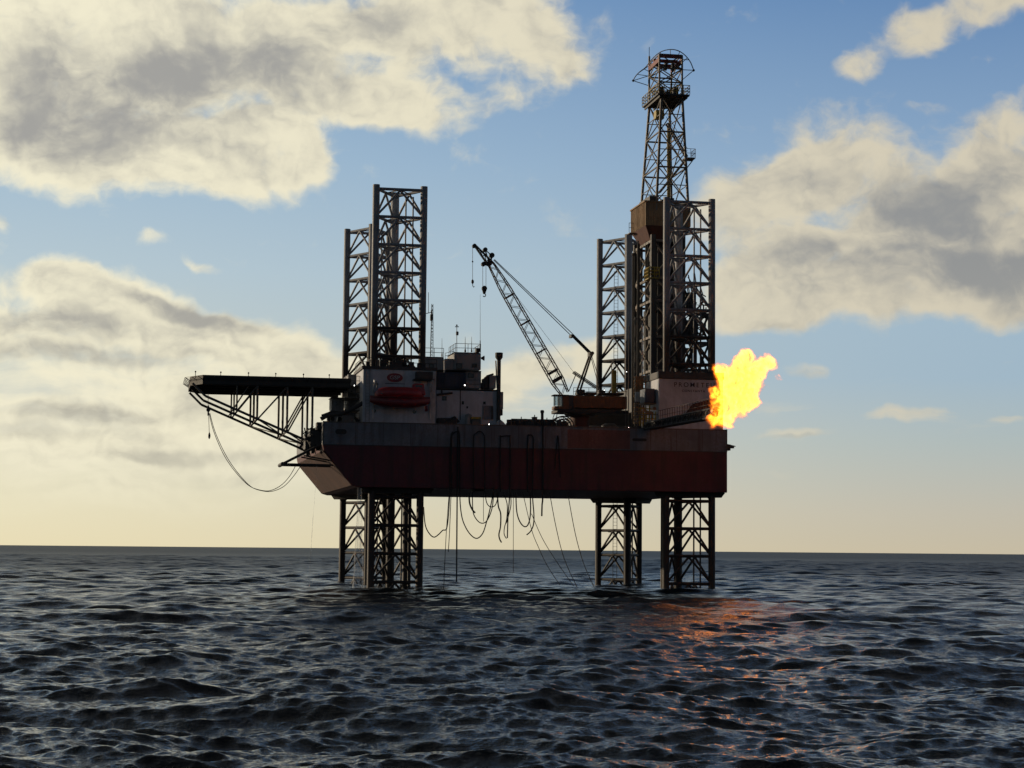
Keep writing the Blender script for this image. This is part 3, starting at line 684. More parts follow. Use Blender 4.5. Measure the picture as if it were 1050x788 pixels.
for j in (-.3, .3): a.tube(P(587.6, 382.5, V)+Vector((0, j, 0)), P(611, 398.5, V)+Vector((0, j, 0)), .05, 5); a.tube(P(588.4, 381.2, V)+Vector((0, j, 0)), P(612, 397, V)+Vector((0, j, 0)), .05, 5)
for t in np.linspace(0, 1, 9): a.tube(P(587.6, 382.5, V).lerp(P(611, 398.5, V), t), P(588.4, 381.2, V).lerp(P(612, 397, V), t)+Vector((0, .3, 0)), .03, 4)
a.tube(P(590, 385.5, V), P(583, 402, V), .05, 5); a.build('boom_stop', M['steel'], cr)
a = MB(); a.tube(P(484.6, 253, V), P(484.6, 291, V), .025, 5); a.build('whip_line', M['steel'], cr)
a = MB(); q = P(484.6, 289, V); a.lathe((q.x, V, q.z-.1), [(.03, .35), (.14, .2), (.15, 0), (.05, -.15)], 10); a.path([q+Vector((0, 0, -.2)), q+Vector((.02, 0, -.45)), q+Vector((.12, 0, -.62)), q+Vector((.2, 0, -.5))], .04, 6); a.build('whip_hook', M['black'], cr, True); q = P(484.6, 268.5, V); MB().lathe((q.x, V, q.z), [(.02, .12), (.1, 0), (.02, -.12)], 8).build('line_ball', M['black'], cr, True)
a = MB(); a.tube(P(495, 272, V), P(495, 295, V), .025, 5); a.tube(P(498.3, 272, V), P(498.3, 295, V), .025, 5); a.build('main_fall', M['steel'], cr)
a = MB(); q = P(496.6, 297, V); a.lathe((q.x, V-.18, q.z+.1), [(.28, 0), (.3, .1), (.3, .26), (.28, .36)], 14, 'y'); a.prism([(q.x-.25, q.z), (q.x+.25, q.z), (q.x+.1, q.z-.5), (q.x-.1, q.z-.5)], V-.12, V+.12, 'y')
a.path([q+Vector((math.sin(t)*.16, 0, -.62-math.cos(t)*.16+.0)) for t in np.linspace(math.pi, -1.0, 9)], .05, 6); a.build('hook_block', M['black'], cr, True)
# things under and behind the crane
eh = thing('mud_tank_house', P(640, 437, 14), 'dark low tank house between the crane and the derrick', 'tank house')
Wp(598, 424, 688, 438, 16, 25, 'wall', M['steel'], eh, bevel=.05); Wp(648, 398, 690, 424, 17, 24, 'upper_wall', M['steel'], eh, bevel=.05)
for k, (x0, y0, x1, y1, lab) in enumerate(((603, 431, 616, 438, 'squat pale cement pod under the crane, nearest the pedestal'), (618, 428, 634, 438, 'wide pale cement pod under the crane, nearest the rear leg'))):
    t = thing('cement_pod', P((x0+x1)/2, 438, 8), lab, 'cement pod', 'cement pods under the crane')
    xa, xb_ = PX(x0, 434, 8), PX(x1, 434, 8); MB().lathe(((xa+xb_)/2, 8.5, ZT), [((xb_-xa)*.5, 0), ((xb_-xa)*.5, (438-y0)*.08), ((xb_-xa)*.3, (438-y0)*.105)], 18).build('tank', M['steel2'], t, True)
    a = MB(); a.rail([(xa, 7.6, ZT), (xb_, 7.6, ZT)], .6, .4, .03); a.build('guard_rail', M['white2'], t)
yp = thing('yellow_tank', P(629.5, 404, 14), 'upright yellow cylinder standing behind the crane engine house', 'tank')
MB().tube(P(629.5, 424, 14), P(629.5, 380, 14), .30, 14).build('body', M['yellow'], yp, True); MB().tube(P(627.3, 424, 13.6), P(627.3, 372, 13.6), .06, 6).build('pipe', M['steel2'], yp)

# ------------------------------------------------------------------ name house (wraps the front right leg)
ph = thing('name_house', P(705, 434, 3), 'white box house lettered with the platform name beside the flame', 'deck house')
px0, px1 = PX(675.6, 410, .5), 42.9; pz1 = PZ(690, 388.6, .5)
MB().box(px0, px1, .5, 6.6, ZT, pz1).build('wall', M['white'], ph, bevel=.04)
MB().box(px0-.1, px1+.05, .3, 6.8, pz1+.003, pz1+.75).build('roof_girder', M['steel'], ph, bevel=.03)
q0 = P(691.3, 396, .5); q1 = P(732.5, 396, .5)
nm = text('PROMETEU', .70, M['ink'], ((q0.x+q1.x)/2, .485, PZ(700, 394.9, .5)), ph, space=1.4, offs=.004)
w = (max(v.co.x for v in nm.data.vertices)-min(v.co.x for v in nm.data.vertices)); mx = (max(v.co.x for v in nm.data.vertices)+min(v.co.x for v in nm.data.vertices))/2
for v in nm.data.vertices: v.co.x = mx+(v.co.x-mx)*(q1.x-q0.x)/w
t2 = text('CONSTANTA', .34, M['ink'], ((q0.x+q1.x)/2-.1, .485, PZ(700, 401, .5)), ph, sx=1.1, space=1.2)
Wp(676.5, 387.2, 735, 389.2, .28, .3, 'edge_strip', M['steel2'], ph) if False else None
tb = thing('control_cabinet', P(668, 412, 3), 'dark cabinet fixed to the sunlit side of the name house', 'cabinet')
Wp(661.5, 398.5, 671.5, 413, 1.6, 3.8, 'body', M['navy'], tb, bevel=.06); Wp(660.6, 413.2, 673, 414.2, 1.4, 4, 'bracket', M['steel2'], tb)
cg = thing('ladder_cage', P(656, 418, 6), 'rusty red ladder cage left of the name house', 'ladder cage')
a = MB(); x0, x1 = PX(650.5, 400, 6), PX(660.5, 400, 6); z0, z1 = ZT+1, PZ(655, 385.5, 6)
for x in (x0, (x0+x1)/2, x1):
    for v in (5.4, 6.4): a.tube((x, v, z0), (x, v, z1), .05, 5)
for z in np.arange(z0, z1+.01, .42):
    a.tube((x0, 5.4, z), (x1, 5.4, z), .04, 5); a.tube((x0, 6.4, z), (x1, 6.4, z), .04, 5); a.tube((x0, 5.4, z), (x0, 6.4, z), .04, 5)
a.build('cage', M['brown'], cg); Wp(652, 387, 659, 403, 6.0, 6.3, 'back_panel', M['brown'], cg)
Wp(651.5, 402, 656, 412, 5.2, 5.36, 'side_plate', M['sign'], cg)
pv = thing('valve_manifold', P(665, 434, 2), 'sunlit yellowish pipe manifold at the foot of the name house', 'manifold')
random.seed(5); a = MB()
for k in range(6): x = 656+k*3.2; a.tube(P(x, 437, 1.5), P(x+.5, 416+random.uniform(0, 7), 1.5+random.random()), .07, 6)
for y in (419, 424, 429): a.tube(P(655, y, 1.8), P(673.5, y+1, 1.8), .06, 6)
a.build('pipe', M['yellow'], pv)
a = MB()
for k in range(5): q = P(657+k*3.5, 421+random.uniform(-2, 6), 1.7); a.lathe(q, [(.16, -.05), (.2, 0), (.16, .05)], 10, 'y')
a.build('hand_wheel', M['brown'], pv)
a = MB(); a.rail([P(654, 437, .8), P(675, 437, .8)], 1.2, .7, .035); a.build('railing', M['steel2'], pv)

# ------------------------------------------------------------------ flare boom
fb = thing('flare_boom', P(695, 432, -1), 'dark railed flare boom sloping up across the name house to the flame', 'flare boom')
f0, f1 = P(664, 437.5, -.6), P(732, 424, -24.2)
d = f1-f0; nseg = 26; a = MB(); pp = Vector((d.y, -d.x, 0)).normalized()
off = lambda t, hh, vv: f0+d*t+pp*vv+Vector((0, 0, hh*(.75+.25*t)))
for k in range(nseg):
    t, u = k/nseg, (k+1)/nseg
    for hh in (-.42, .42):
        for vv in (-.35, .35): a.tube(off(t, hh, vv), off(u, hh, vv), .10, 6)
    s_ = 1 if k % 2 else -1
    for vv in (-.35, .35): a.tube(off(t, .42*s_, vv), off(u, -.42*s_, vv), .06, 5); a.tube(off(u, -.42, vv), off(u, .42, vv), .05, 5)
    a.tube(off(t, -.42, -.35*s_), off(u, -.42, .35*s_), .05, 5)
a.build('truss', M['black'], fb)
a = MB(); a.tube(f0+Vector((0, .0, .1)), f1+_z*.1, .26, 12); a.tube(f0+Vector((0, 0, -.2))+pp*.2, f1+_z*-.2+pp*.2, .16, 10); a.build('gas_pipe', M['black'], fb, True)
a = MB()
for k in range(22):
    t = .12+.8*k/21; q = off(t, .42, -.35); a.tube(q, q+_z*1.15, .028, 5)
a.tube(off(.12, .42, -.35)+_z*1.15, off(.92, .42, -.35)+_z*1.15, .03, 5); a.tube(off(.12, .42, -.35)+_z*.6, off(.92, .42, -.35)+_z*.6, .022, 5); a.build('handrail', M['steel'], fb)
a = MB(); dn = d.normalized(); a.tube(f1+_z*.1, f1+_z*.1+dn*.5, .32, 14, .5); a.tube(f1+_z*.1+dn*.5, f1+_z*.1+dn*1.0, .5, 14, .42); a.build('burner_head', M['black'], fb, True)
a = MB(); a.path([P(661, 438, -.3), P(664, 433, -.3), P(672, 432.3, -.3), P(678, 431, -.3)], .10, 8); a.build('feed_pipe', M['steel'], fb, True)
a = MB(); a.pbox(700, 412, 728, 430, -.2, -.05); 
hs = MB(); hs.add([P(703, 424, -.25), P(710, 414.5, -.25), P(731, 409, -.25), P(733, 428, -.25), P(712, 429.5, -.25), P(703, 424, -.15), P(710, 414.5, -.15), P(731, 409, -.15), P(733, 428, -.15), P(712, 429.5, -.15)], [(0, 1, 2, 3, 4), (9, 8, 7, 6, 5), (0, 5, 6, 1), (1, 6, 7, 2), (2, 7, 8, 3), (3, 8, 9, 4), (4, 9, 5, 0)])
hs.build('heat_shield', M['maroon'], fb)

# ------------------------------------------------------------------ derrick
DY0, DY1 = 10.5, 17.0
dr = thing('derrick', P(685, 400, 13.5), 'tall tapering lattice drilling derrick with wind wall box rising behind the right front leg', 'derrick')
wx0, wx1 = PX(662, 218, DY0), PX(708, 218, DY0); wz0, wz1 = PZ(662, 231, DY0), PZ(662, 206.5, DY0)
a = MB(); t_ = .12
a.box(wx0, wx0+t_, DY0, DY1, wz0, wz1); a.box(wx0+t_, wx1, DY0, DY0+t_, wz0, wz1); a.box(wx1-t_, wx1, DY0+t_, DY1, wz0, wz1); a.box(wx0+t_, wx1-t_, DY1-t_, DY1, wz0, wz1)
ww = a.build('wind_wall', M['brown'], dr)
a = MB()
for y in np.arange(DY0+.3, DY1, .55): a.box(wx0-.07, wx0, y, y+.14, wz0, wz1)
for x in np.arange(wx0+.3, wx1, .6): a.box(x, x+.14, DY0-.07, DY0, wz0, wz1)
a.bar((wx0-.1, DY0-.1, wz1), (wx0-.1, DY1, wz1), .15, .15); a.bar((wx0-.1, DY0-.1, wz1), (wx1, DY0-.1, wz1), .15, .15)
a.build('wall_rib', M['brown'], ww)
a = MB(); hz = PZ(672, 247, DY0); m_ = .9
a.add([(wx0, DY0, wz0), (wx1, DY0, wz0), (wx1, DY1, wz0), (wx0, DY1, wz0), (wx0+m_, DY0+1, hz), (wx1-m_, DY0+1, hz), (wx1-m_, DY1-1, hz), (wx0+m_, DY1-1, hz)], [(0, 1, 2, 3), (4, 5, 6, 7), (0, 1, 5, 4), (1, 2, 6, 5), (2, 3, 7, 6), (3, 0, 4, 7)])
a.build('floor_hopper', M['maroon'], dr, bevel=.05)
a = MB()
for k in range(11):
    x = random.uniform(wx0+.3, wx1-.6); a.box(x, x+random.uniform(.3, .8), DY0+random.uniform(.2, 4), DY0+5, wz1-.4, wz1+random.uniform(.1, .9))
a.build('floor_machinery', M['steel'], dr)
a = MB(); q = P(645.5, 232, DY1); a.rail([(q.x-.3, DY1-1, PZ(646, 240, DY1)), (wx0-.02, DY1-1, PZ(646, 240, DY1))], 1.1, .6); a.box(q.x-.4, wx0, DY1-1.6, DY1-.6, PZ(646, 241, DY1)-.1, PZ(646, 241, DY1)); a.build('side_landing', M['derrick'], dr)
# tower legs: near-left, near-right, far-right, far-left
ta, tb_ = PZ(673, 207, DY0), PZ(676, 100, 12)
def tl(i, z):
    t = (z-ta)/(tb_-ta)
    x0 = np.interp(t, [0, 1], [PX(673, 207, DY0), PX(677.5, 100, 11.8)]); x1 = np.interp(t, [0, 1], [PX(706.3, 207, DY0), PX(698.5, 100, 11.8)])
    y0 = np.interp(t, [0, 1], [DY0+.1, 11.4]); y1 = np.interp(t, [0, 1], [DY1+.7, 16.8])
    return Vector(((x0, x1, x1, x0)[i], (y0, y0, y1, y1)[i], z))
for i in range(4):
    MB().tube(tl(i, ta-1), tl(i, tb_+.2), .16, 8).build('tower_leg', M['derrick'], dr, True)
zs = np.linspace(ta, tb_, 4)
for k in range(3):
    a = MB()
    for i in range(4):
        j = (i+1) % 4
        a.tube(tl(i, zs[k+1]), tl(j, zs[k+1]), .10, 6); a.tube(tl(i, zs[k]), tl(j, zs[k+1]), .065, 6); a.tube(tl(j, zs[k]), tl(i, zs[k+1]), .065, 6)
        a.tube((tl(i, zs[k])+tl(i, zs[k+1]))/2, (tl(j, zs[k])+tl(j, zs[k+1]))/2, .055, 5)
    a.build('tower_bracing', M['derrick'], dr, True)
a = MB(); c2 = (tl(1, ta)+tl(2, ta))/2
a.tube((PX(686, 205, 14), 14, ta-1), (PX(686, 128, 14), 14, PZ(686, 128, 14)), .16, 8); a.tube((PX(683.6, 205, 14), 13.6, ta), (PX(683.6, 130, 14), 13.6, PZ(684, 130, 14)), .08, 6); a.build('guide_rail', M['yellow'], dr, True)
a = MB(); q = P(675.5, 118, 13.2); a.box(q.x-.45, q.x+.55, 12.8, 13.8, q.z-.5, q.z+.5); a.lathe((q.x, 12.7, q.z), [(.45, 0), (.45, 1.2)], 14, 'y'); a.build('travelling_block', M['yellow'], dr, bevel=.06)
a = MB()
for dx in (-.2, 0, .2, .4): a.tube((q.x+dx, 13.3, q.z+.3), (q.x+dx*1.8+.3, 13.3, tb_), .025, 4)
a.build('drilling_line', M['steel'], dr)
# stair and half-way landing on the right
lz = PZ(706, 162.5, 11.5); lxx = PX(704, 162, 11.5); a = MB(); a.box(lxx-.3, lxx+.9, 11, 12.6, lz-.12, lz); a.rail([(lxx-.2, 11, lz), (lxx+.9, 11, lz), (lxx+.9, 12.6, lz)], 1.0, .5); a.tube((lxx+.8, 11.4, lz-.1), (lxx-.1, 11.4, lz-1.3), .06, 5); a.build('landing', M['derrick'], dr)
a = MB(); s0 = P(684, 127, 11.6); s1 = P(704, 161, 11.6)
for vv in (11.3, 12.0): a.bar((s0.x, vv, s0.z), (s1.x, vv, s1.z), .06, .2); a.tube((s0.x, vv, s0.z+.9), (s1.x, vv, s1.z+.9), .03, 5)
for t in np.linspace(0, 1, 16): q = s0.lerp(s1, t); a.box(q.x-.1, q.x+.1, 11.3, 12, q.z-.02, q.z+.02)
s0 = P(704, 163, 11.6); s1 = P(676, 198, 11.6)
for vv in (11.3, 12.0): a.bar((s0.x, vv, s0.z), (s1.x, vv, s1.z), .06, .2); a.tube((s0.x, vv, s0.z+.9), (s1.x, vv, s1.z+.9), .03, 5)
for t in np.linspace(0, 1, 16): q = s0.lerp(s1, t); a.box(q.x-.1, q.x+.1, 11.3, 12, q.z-.02, q.z+.02)
a.build('stair', M['derrick'], dr)
# crown platform and frame
cz0 = tb_; cx0, cx1 = PX(674.5, 98, 10.6), PX(707.3, 98, 10.6); cy0, cy1 = 10.6, 17.6
a = MB(); a.box(cx0, cx1, cy0, cy1, cz0, cz0+.16)
for x in np.linspace(cx0+.3, cx1-.3, 4): a.box(x-.07, x+.07, cy0+.1, cy1-.1, cz0-.28, cz0-.003)
cp = a.build('crown_platform', M['steel'], dr)
a = MB(); a.rail([(cx1, cy1, cz0+.16), (cx0, cy1, cz0+.16), (cx0, cy0, cz0+.16), (cx1, cy0, cz0+.16), (cx1, cy1, cz0+.16)], 1.05, .75, .04, 3); a.build('railing', M['yellow'], cp)
kx0, kx1, ky0, ky1 = PX(676.2, 80, 11.8), PX(699.4, 80, 11.8), 11.8, 16.4; kz = PZ(680, 56, 11.8)
crn = lambda i, z: Vector(((kx0, kx1, kx1, kx0)[i], (ky0, ky0, ky1, ky1)[i], z))
for i in range(4): MB().tube(crn(i, cz0+.16), crn(i, kz+(.0 if i != 3 else .9)), .12, 8).build('crown_post', M['derrick'], dr, True)
a = MB(); zz = np.linspace(cz0+.16, kz, 4)
for k in range(3):
    for i in range(4):
        j = (i+1) % 4
        a.tube(crn(i, zz[k]), crn(j, zz[k+1]), .065, 5); a.tube(crn(j, zz[k]), crn(i, zz[k+1]), .065, 5); a.tube(crn(i, zz[k+1]), crn(j, zz[k+1]), .09, 6)
a.build('crown_bracing', M['derrick'], dr)
a = MB()
for y in (ky0+.1, (ky0+ky1)/2, ky1-.1): a.box(kx0-.1, kx1+.1, y-.14, y+.14, kz-.35, kz)
for x in (kx0, kx1): a.box(x-.12, x+.12, ky0, ky1, kz-.9, kz-.36)
a.build('crown_beam', M['derred'], dr)
a = MB()
for x in np.linspace(kx0+.5, kx1-.5, 3): a.lathe((x-.1, (ky0+ky1)/2, kz-.8), [(.5, 0), (.45, .1), (.5, .2)], 16, 'x')
for k in range(7): x = random.uniform(kx0+.1, kx1-.6); y = random.uniform(ky0, ky1-1); a.box(x, x+.5, y, y+.8, cz0+.16, cz0+random.uniform(.7, 1.4))
a.build('crown_block', M['steel'], dr)
a = MB(); e0 = P(649.2, 83, 17.6); e1 = P(711.3, 72.3, 10.2)
arc = smoothpts([P(*q) for q in ((649.2, 83, 17.6), (652, 78, 17.2), (656.5, 73.5, 16.6), (662, 69.2, 16), (668, 61.5, 14.8), (675, 55, 13.5), (682, 51.8, 12.6), (690, 51, 11.8), (697, 53, 11.2), (703, 57.5, 10.8), (708, 64, 10.4), (711.3, 72.3, 10.2))], 3)
a.path(arc, .055, 6)
for e, i in ((e0, 3), (e1, 1)):
    for zq in (e.z+.4, e.z-.8, e.z+1.6):
        c = crn(i, zq); a.tube(e if zq < e.z+1 else arc[5 if i == 3 else 29], c, .045, 5)
    a.lathe(e, [(.05, -.15), (.16, 0), (.05, .15)], 8)
for k in (4, 8, 12, 16, 20, 24, 28): a.tube(arc[k], Vector((np.clip(arc[k].x, kx0, kx1), np.clip(arc[k].y, ky0, ky1), kz if 8 < k < 24 else arc[k].z-.3)), .04, 5)
a.build('crown_hoop', M['steel'], dr, True)
MB().tube(crn(3, kz), crn(3, kz)+_z*2.0, .035, 5).build('lightning_rod', M['steel'], dr)

# substructure under the wind wall
sbs = thing('derrick_substructure', P(690, 388, 14), 'dark braced steel substructure carrying the derrick above the name house', 'substructure')
sx = (PX(669.5, 300, 10), PX(683, 300, 10), PX(700, 300, 10)); sz0, sz1 = ZT+1, hz+.6
for x in sx[:3:2]:
    for y in (10, 17.8):
        MB().bar((x, y, sz0), (x, y, sz1), .5, .5).build('column', M['steel'], sbs)
a = MB(); lv = [PZ(669, q, 10) for q in (246.5, 284.6, 308, 345, 380)]
for z, z2 in zip(lv, lv[1:]+[None]):
    for x in sx[:3:2]: a.bar((x, 10, z), (x, 17.8, z), .22, .28)
    for y in (10, 17.8): a.bar((sx[0], y, z), (sx[2], y, z), .2, .25)
    if z2:
        for x in sx[:3:2]: a.tube((x, 10, z), (x, 17.8, z2), .11, 6); a.tube((x, 17.8, z), (x, 10, z2), .11, 6)
        for y in (10, 17.8): a.tube((sx[0], y, z), (sx[2], y, z2), .11, 6); a.tube((sx[2], y, z), (sx[0], y, z2), .11, 6)
a.build('bracing', M['derrick'], sbs, True)
# lower wide floor right of the tower
a = MB(); r0, r1 = sx[2], PX(727, 350, 10)
for y in (322.5, 352, 380): z = PZ(712, y, 10); a.bar((r0, 10, z), (r1, 10, z), .3, .34); a.bar((r0, 17, z), (r1, 17, z), .3, .34); a.bar((r1, 10, z), (r1, 17, z), .25, .3)
for x in (r1, (r0+r1)/2):
    for y in (10, 17): a.bar((x, y, PZ(712, 390, 10)), (x, y, PZ(712, 322, 10)), .22, .22)
for y in (10, 17):
    for ya, yb in ((322, 352), (352, 386)):
        xm = (r0+r1)/2
        for xa, xb_ in ((r0, xm), (xm, r1)): a.tube((xa, y, PZ(712, ya, 10)), (xb_, y, PZ(712, yb, 10)), .13, 6); a.tube((xb_, y, PZ(712, ya, 10)), (xa, y, PZ(712, yb, 10)), .13, 6)
a.build('side_frame', M['steel'], sbs, True)
random.seed(3)
for k, (x0, y0, x1, y1, v) in enumerate(((668, 251, 685, 320, 12.5), (686, 208, 703, 300, 13.5), (666, 322, 686, 388, 12), (672, 255, 682, 300, 13), (684, 262, 699, 318, 13.5), (663, 318, 682, 384, 13), (684, 322, 699, 386, 12), (700, 330, 716, 345, 13.5), (703, 300, 714, 318, 14.5), (671, 300, 690, 322, 14))):
    Wp(x0, y0, x1, y1, v, v+1.5, 'equipment_block', M['steel'], sbs, bevel=.08)
a = MB(); z = PZ(712, 322, 10); a.rail([(sx[0], 9.9, PZ(690, 318, 10)), (sx[2], 9.9, PZ(690, 318, 10))], 1.0, .6); a.rail([(r0, 9.9, z), (r1, 9.9, z)], 1.0, .6); a.build('railing', M['steel2'], sbs)
a = MB()
for k in range(34):
    p0 = P(random.uniform(698, 724), random.uniform(280, 345), random.uniform(10.5, 16)); p1 = P(random.uniform(700, 724), random.uniform(300, 350), random.uniform(10.5, 16))
    a.path([p0, (p0+p1)/2+Vector((random.uniform(-.6, .6), 0, random.uniform(-.6, .3))), p1], .07, 5)
a.build('service_hose', M['steel'], sbs)
ypf = thing('yellow_work_basket', P(673, 285, 9), 'bright yellow railed work basket on the side of the derrick substructure', 'work basket')
a = MB(); q0, q1 = P(666, 284.5, 9.6), P(676, 274, 9.6); a.rail([(q0.x, 9.6, q0.z), (q1.x, 9.6, q0.z)], 1.15, .5, .06, 3); a.rail([(q0.x, 9.6, q0.z), (q0.x, 12, q0.z)], 1.15, .5, .06, 3); a.build('rail_frame', M['yellow'], ypf)
a = MB(); a.box(q0.x, q1.x, 9.6, 12, q0.z-.1, q0.z); a.build('floor', M['yellow'], ypf); a = MB(); a.box(q0.x+.7, q1.x-.02, 10.4, 11.6, q0.z, q0.z+1.3); a.build('motor', M['yellow'], ypf, bevel=.1)
# racked drill pipe stands, each a tube of its own
random.seed(11)
proto = None
for k in range(18):
    cxp = (655, 664, 676, 690)[k % 4]; px = cxp+random.uniform(-2.2, 2.2); v = 11+random.uniform(0, 6)
    base = P(px, 400, v)
    if proto is None:
        proto = MB().tube((base.x, v, ZT+1), (base.x, v, PZ(px, 250, v)), .10, 7).add([], []).build('drill_pipe_stand', M['steel'], None, True)
        o = tag(proto, 'dark upright drill pipe stand racked inside the derrick substructure', 'drill pipe', 'drill pipe stands racked upright')
    else:
        o = proto.copy(); COL.objects.link(o)
    o.location = (base.x, v, ZT+1)
for k, (px, y0, y1, v, r, mt_, lab) in enumerate(((658.6, 331, 400, 8, .07, 'sign', 'slim white pole standing left of the name house'), (644.4, 337, 438, 3, .05, 'steel2', 'thin grey pole beside the lit deck lamp, taller of the pair'), (641.6, 352, 438, 3, .045, 'steel2', 'thin grey pole beside the lit deck lamp, shorter of the pair'), (651.5, 328, 420, 10, .12, 'leg', 'thick dark standpipe between rear leg and substructure'), (648.5, 262, 420, 14, .12, 'leg', 'tall dark standpipe along the left edge of the substructure'))):
    t = thing('service_pole', P(px, y1, v), lab, 'pole'); MB().tube((PX(px, y1, v), v, ZT), (PX(px, y1, v), v, PZ(px, y0, v)), r, 7).build('pole', M[mt_], t); MB().tube((PX(px, y1, v), v, PZ(px, y0, v)), (PX(px, y1, v), v, PZ(px, y0, v)+.25), r*1.7, 7, r*1.2).build('pole_cap', M['steel'], t)

# lit deck lamps
for px, py, v, r, lab in ((644.6, 439, .3, .13, 'lit white deck lamp at the foot of the thin poles right of the crane'), (501.5, 435.4, .3, .10, 'lit lamp on deck below the grey door of the white deck house'), (476.6, 395.3, 2.0, .11, 'lit lamp on the railing of the upper deck house'), (363.4, 395.6, 3.3, .09, 'lit lamp on the stair tower beside the helideck'), (642.5, 381.5, 6, .06, 'tiny lit lamp high beside the rear lattice leg ladder'), (619.6, 400.4, 3.5, .06, 'tiny lit lamp on top of the crane engine house')):
    q = P(px, py, v); t = thing('deck_lamp', q-_z*.4, lab, 'lamp', 'lit lamps on the platform')
    a = MB(); a.tube(q+Vector((0, .12, -.5)), q+Vector((0, .12, .05)), .03, 5); a.lathe((q.x, v, q.z), [(r*1.25, .16), (r*1.35, .02), (r*1.2, 0)], 10, 'y'); a.build('housing', M['steel'], t)
    bmh = bmesh.new(); bmesh.ops.create_uvsphere(bmh, u_segments=10, v_segments=6, radius=r); me = bpy.data.meshes.new('bulb'); bmh.to_mesh(me); bmh.free(); me.materials.append(M['lamp'])
    o = bpy.data.objects.new('bulb', me); COL.objects.link(o); o.parent = t; o.location = q-t.location; o.scale = (.5, .5, .5)

# ------------------------------------------------------------------ hoses and ropes over the side
hoses = [
 ('hose', .06, [(434.4, 520), (436, 538), (440, 547), (445, 551), (450, 548), (454, 544), (457.5, 543), (459.3, 534), (460.5, 518), (461.2, 500), (461.4, 470), (462.5, 448), (464.5, 443)], 'hose looping from the front left leg up to the deck edge'),
 ('rope', .035, [(460.6, 505), (458, 540), (456.2, 575), (455, 603)], 'thin rope hanging to the water left of the thick straight hose'),
 ('rope', .04, [(462.6, 505), (461, 545), (459.7, 566)], 'short rope ending above the sea beside the thin long rope'),
 ('hose', .075, [(469.5, 437.8), (469.4, 441), (469.2, 455), (468.8, 508), (468.4, 560), (468.2, 597)], 'thick straight hose hanging to the sea right of the front left leg'),
 ('hose', .06, [(463, 505), (463, 452), (465, 445), (468, 443), (471, 448), (471.4, 505), (473, 527), (476.5, 539), (482.5, 548.5), (489, 552.3), (495, 547), (499, 535), (502, 524), (504.5, 512), (506, 500)], 'deepest hose loop hanging under the hull'),
 ('hose', .055, [(486, 505), (485.5, 452), (488, 445), (492, 442.5), (496, 446), (497, 455), (497, 505)], 'hose bent over the grey band in an arch, second arch from the left'),
 ('hose', .09, [(481, 505), (481.6, 516), (484.5, 523), (487.3, 526)], 'short thick hose end curling at the hull bottom'),
 ('hose', .055, [(484.3, 505), (485, 524), (488, 532), (493, 536.5), (498, 535.5), (502, 529), (505, 519), (506.2, 505)], 'middle size hose loop under the hull around the thin straight line'),
 ('rope', .03, [(495.6, 505), (495.8, 535)], 'thin straight line inside the middle size hose loop'),
 ('hose', .05, [(497.4, 505), (499, 515.5), (503, 520), (508, 518), (511, 508), (511.5, 500)], 'small shallow hose loop close under the hull'),
 ('hose', .075, [(510, 505), (511, 519), (513.4, 527), (513.2, 540), (511.6, 548), (512.4, 553), (514.3, 556.5)], 'thick kinked hose hanging free with a hooked end'),
 ('hose', .05, [(516, 505), (520, 517), (519.6, 532), (517.3, 541), (517, 548), (519.3, 552.5)], 'slim hose twisting beside the thick kinked hose'),
 ('hose', .065, [(513, 505), (513, 452), (514, 448), (522, 447.4), (523, 452), (522.6, 505), (521, 528), (520.2, 552)], 'hose folded square over the deck edge and hanging to a blunt end'),
 ('hose', .05, [(523.5, 505), (524, 517), (522, 527), (519, 537)], 'thin bowed hose joining the blunt ended hose'),
 ('rope', .03, [(526.4, 505), (526.3, 587)], 'long thin plumb line hanging under the middle of the hull'),
 ('hose', .065, [(529, 505), (529.8, 524), (533, 535), (538, 540.3), (542, 537), (544, 525), (543.6, 505)], 'narrow hose loop hanging right of the long plumb line'),
 ('hose', .065, [(541, 505), (541, 452), (543, 446.5), (546, 447.5), (546.8, 456), (546, 505), (547.4, 527), (547, 538), (544, 545), (540, 548.7)], 'hose arched over the band with its end curling left below'),
 ('rope', .035, [(536, 505), (545, 543), (552, 561), (561, 580), (574, 600)], 'slanting rope to the sea, leftmost of the four slanting ropes'),
 ('rope', .035, [(545, 527), (556, 552), (570, 575), (588, 601)], 'slanting rope starting at the curled hose end'),
 ('hose', .085, [(556.6, 437.9), (556.6, 441), (556.6, 505), (555.8, 518), (555.5, 529.5)], 'thick straight hose ending in the air under the hull'),
 ('rope', .04, [(563.5, 505), (570, 540), (578.5, 573), (592, 603)], 'slanting rope to the sea right of the thick straight hose end'),
 ('rope', .04, [(582, 505), (590, 548), (598.5, 578), (609, 602)], 'slanting rope to the sea closest to the rear right leg'),
 ('hose', .05, [(569, 482), (570.6, 460), (572, 447), (573.2, 460), (574.5, 490)], 'narrow upside down hose bight on the grey band near the crane'),
]
for nm_, r, pts, lab in hoses:
    wp = [P(x, y, -.14-.05*random.random()) for x, y in pts]
    o = MB().path(smoothpts(wp, 5), r, 7).build('hanging_'+nm_, M['rope' if nm_ == 'hose' else 'cord'], None, True)
    tag(o, lab, nm_, 'hoses and ropes hanging over the side')
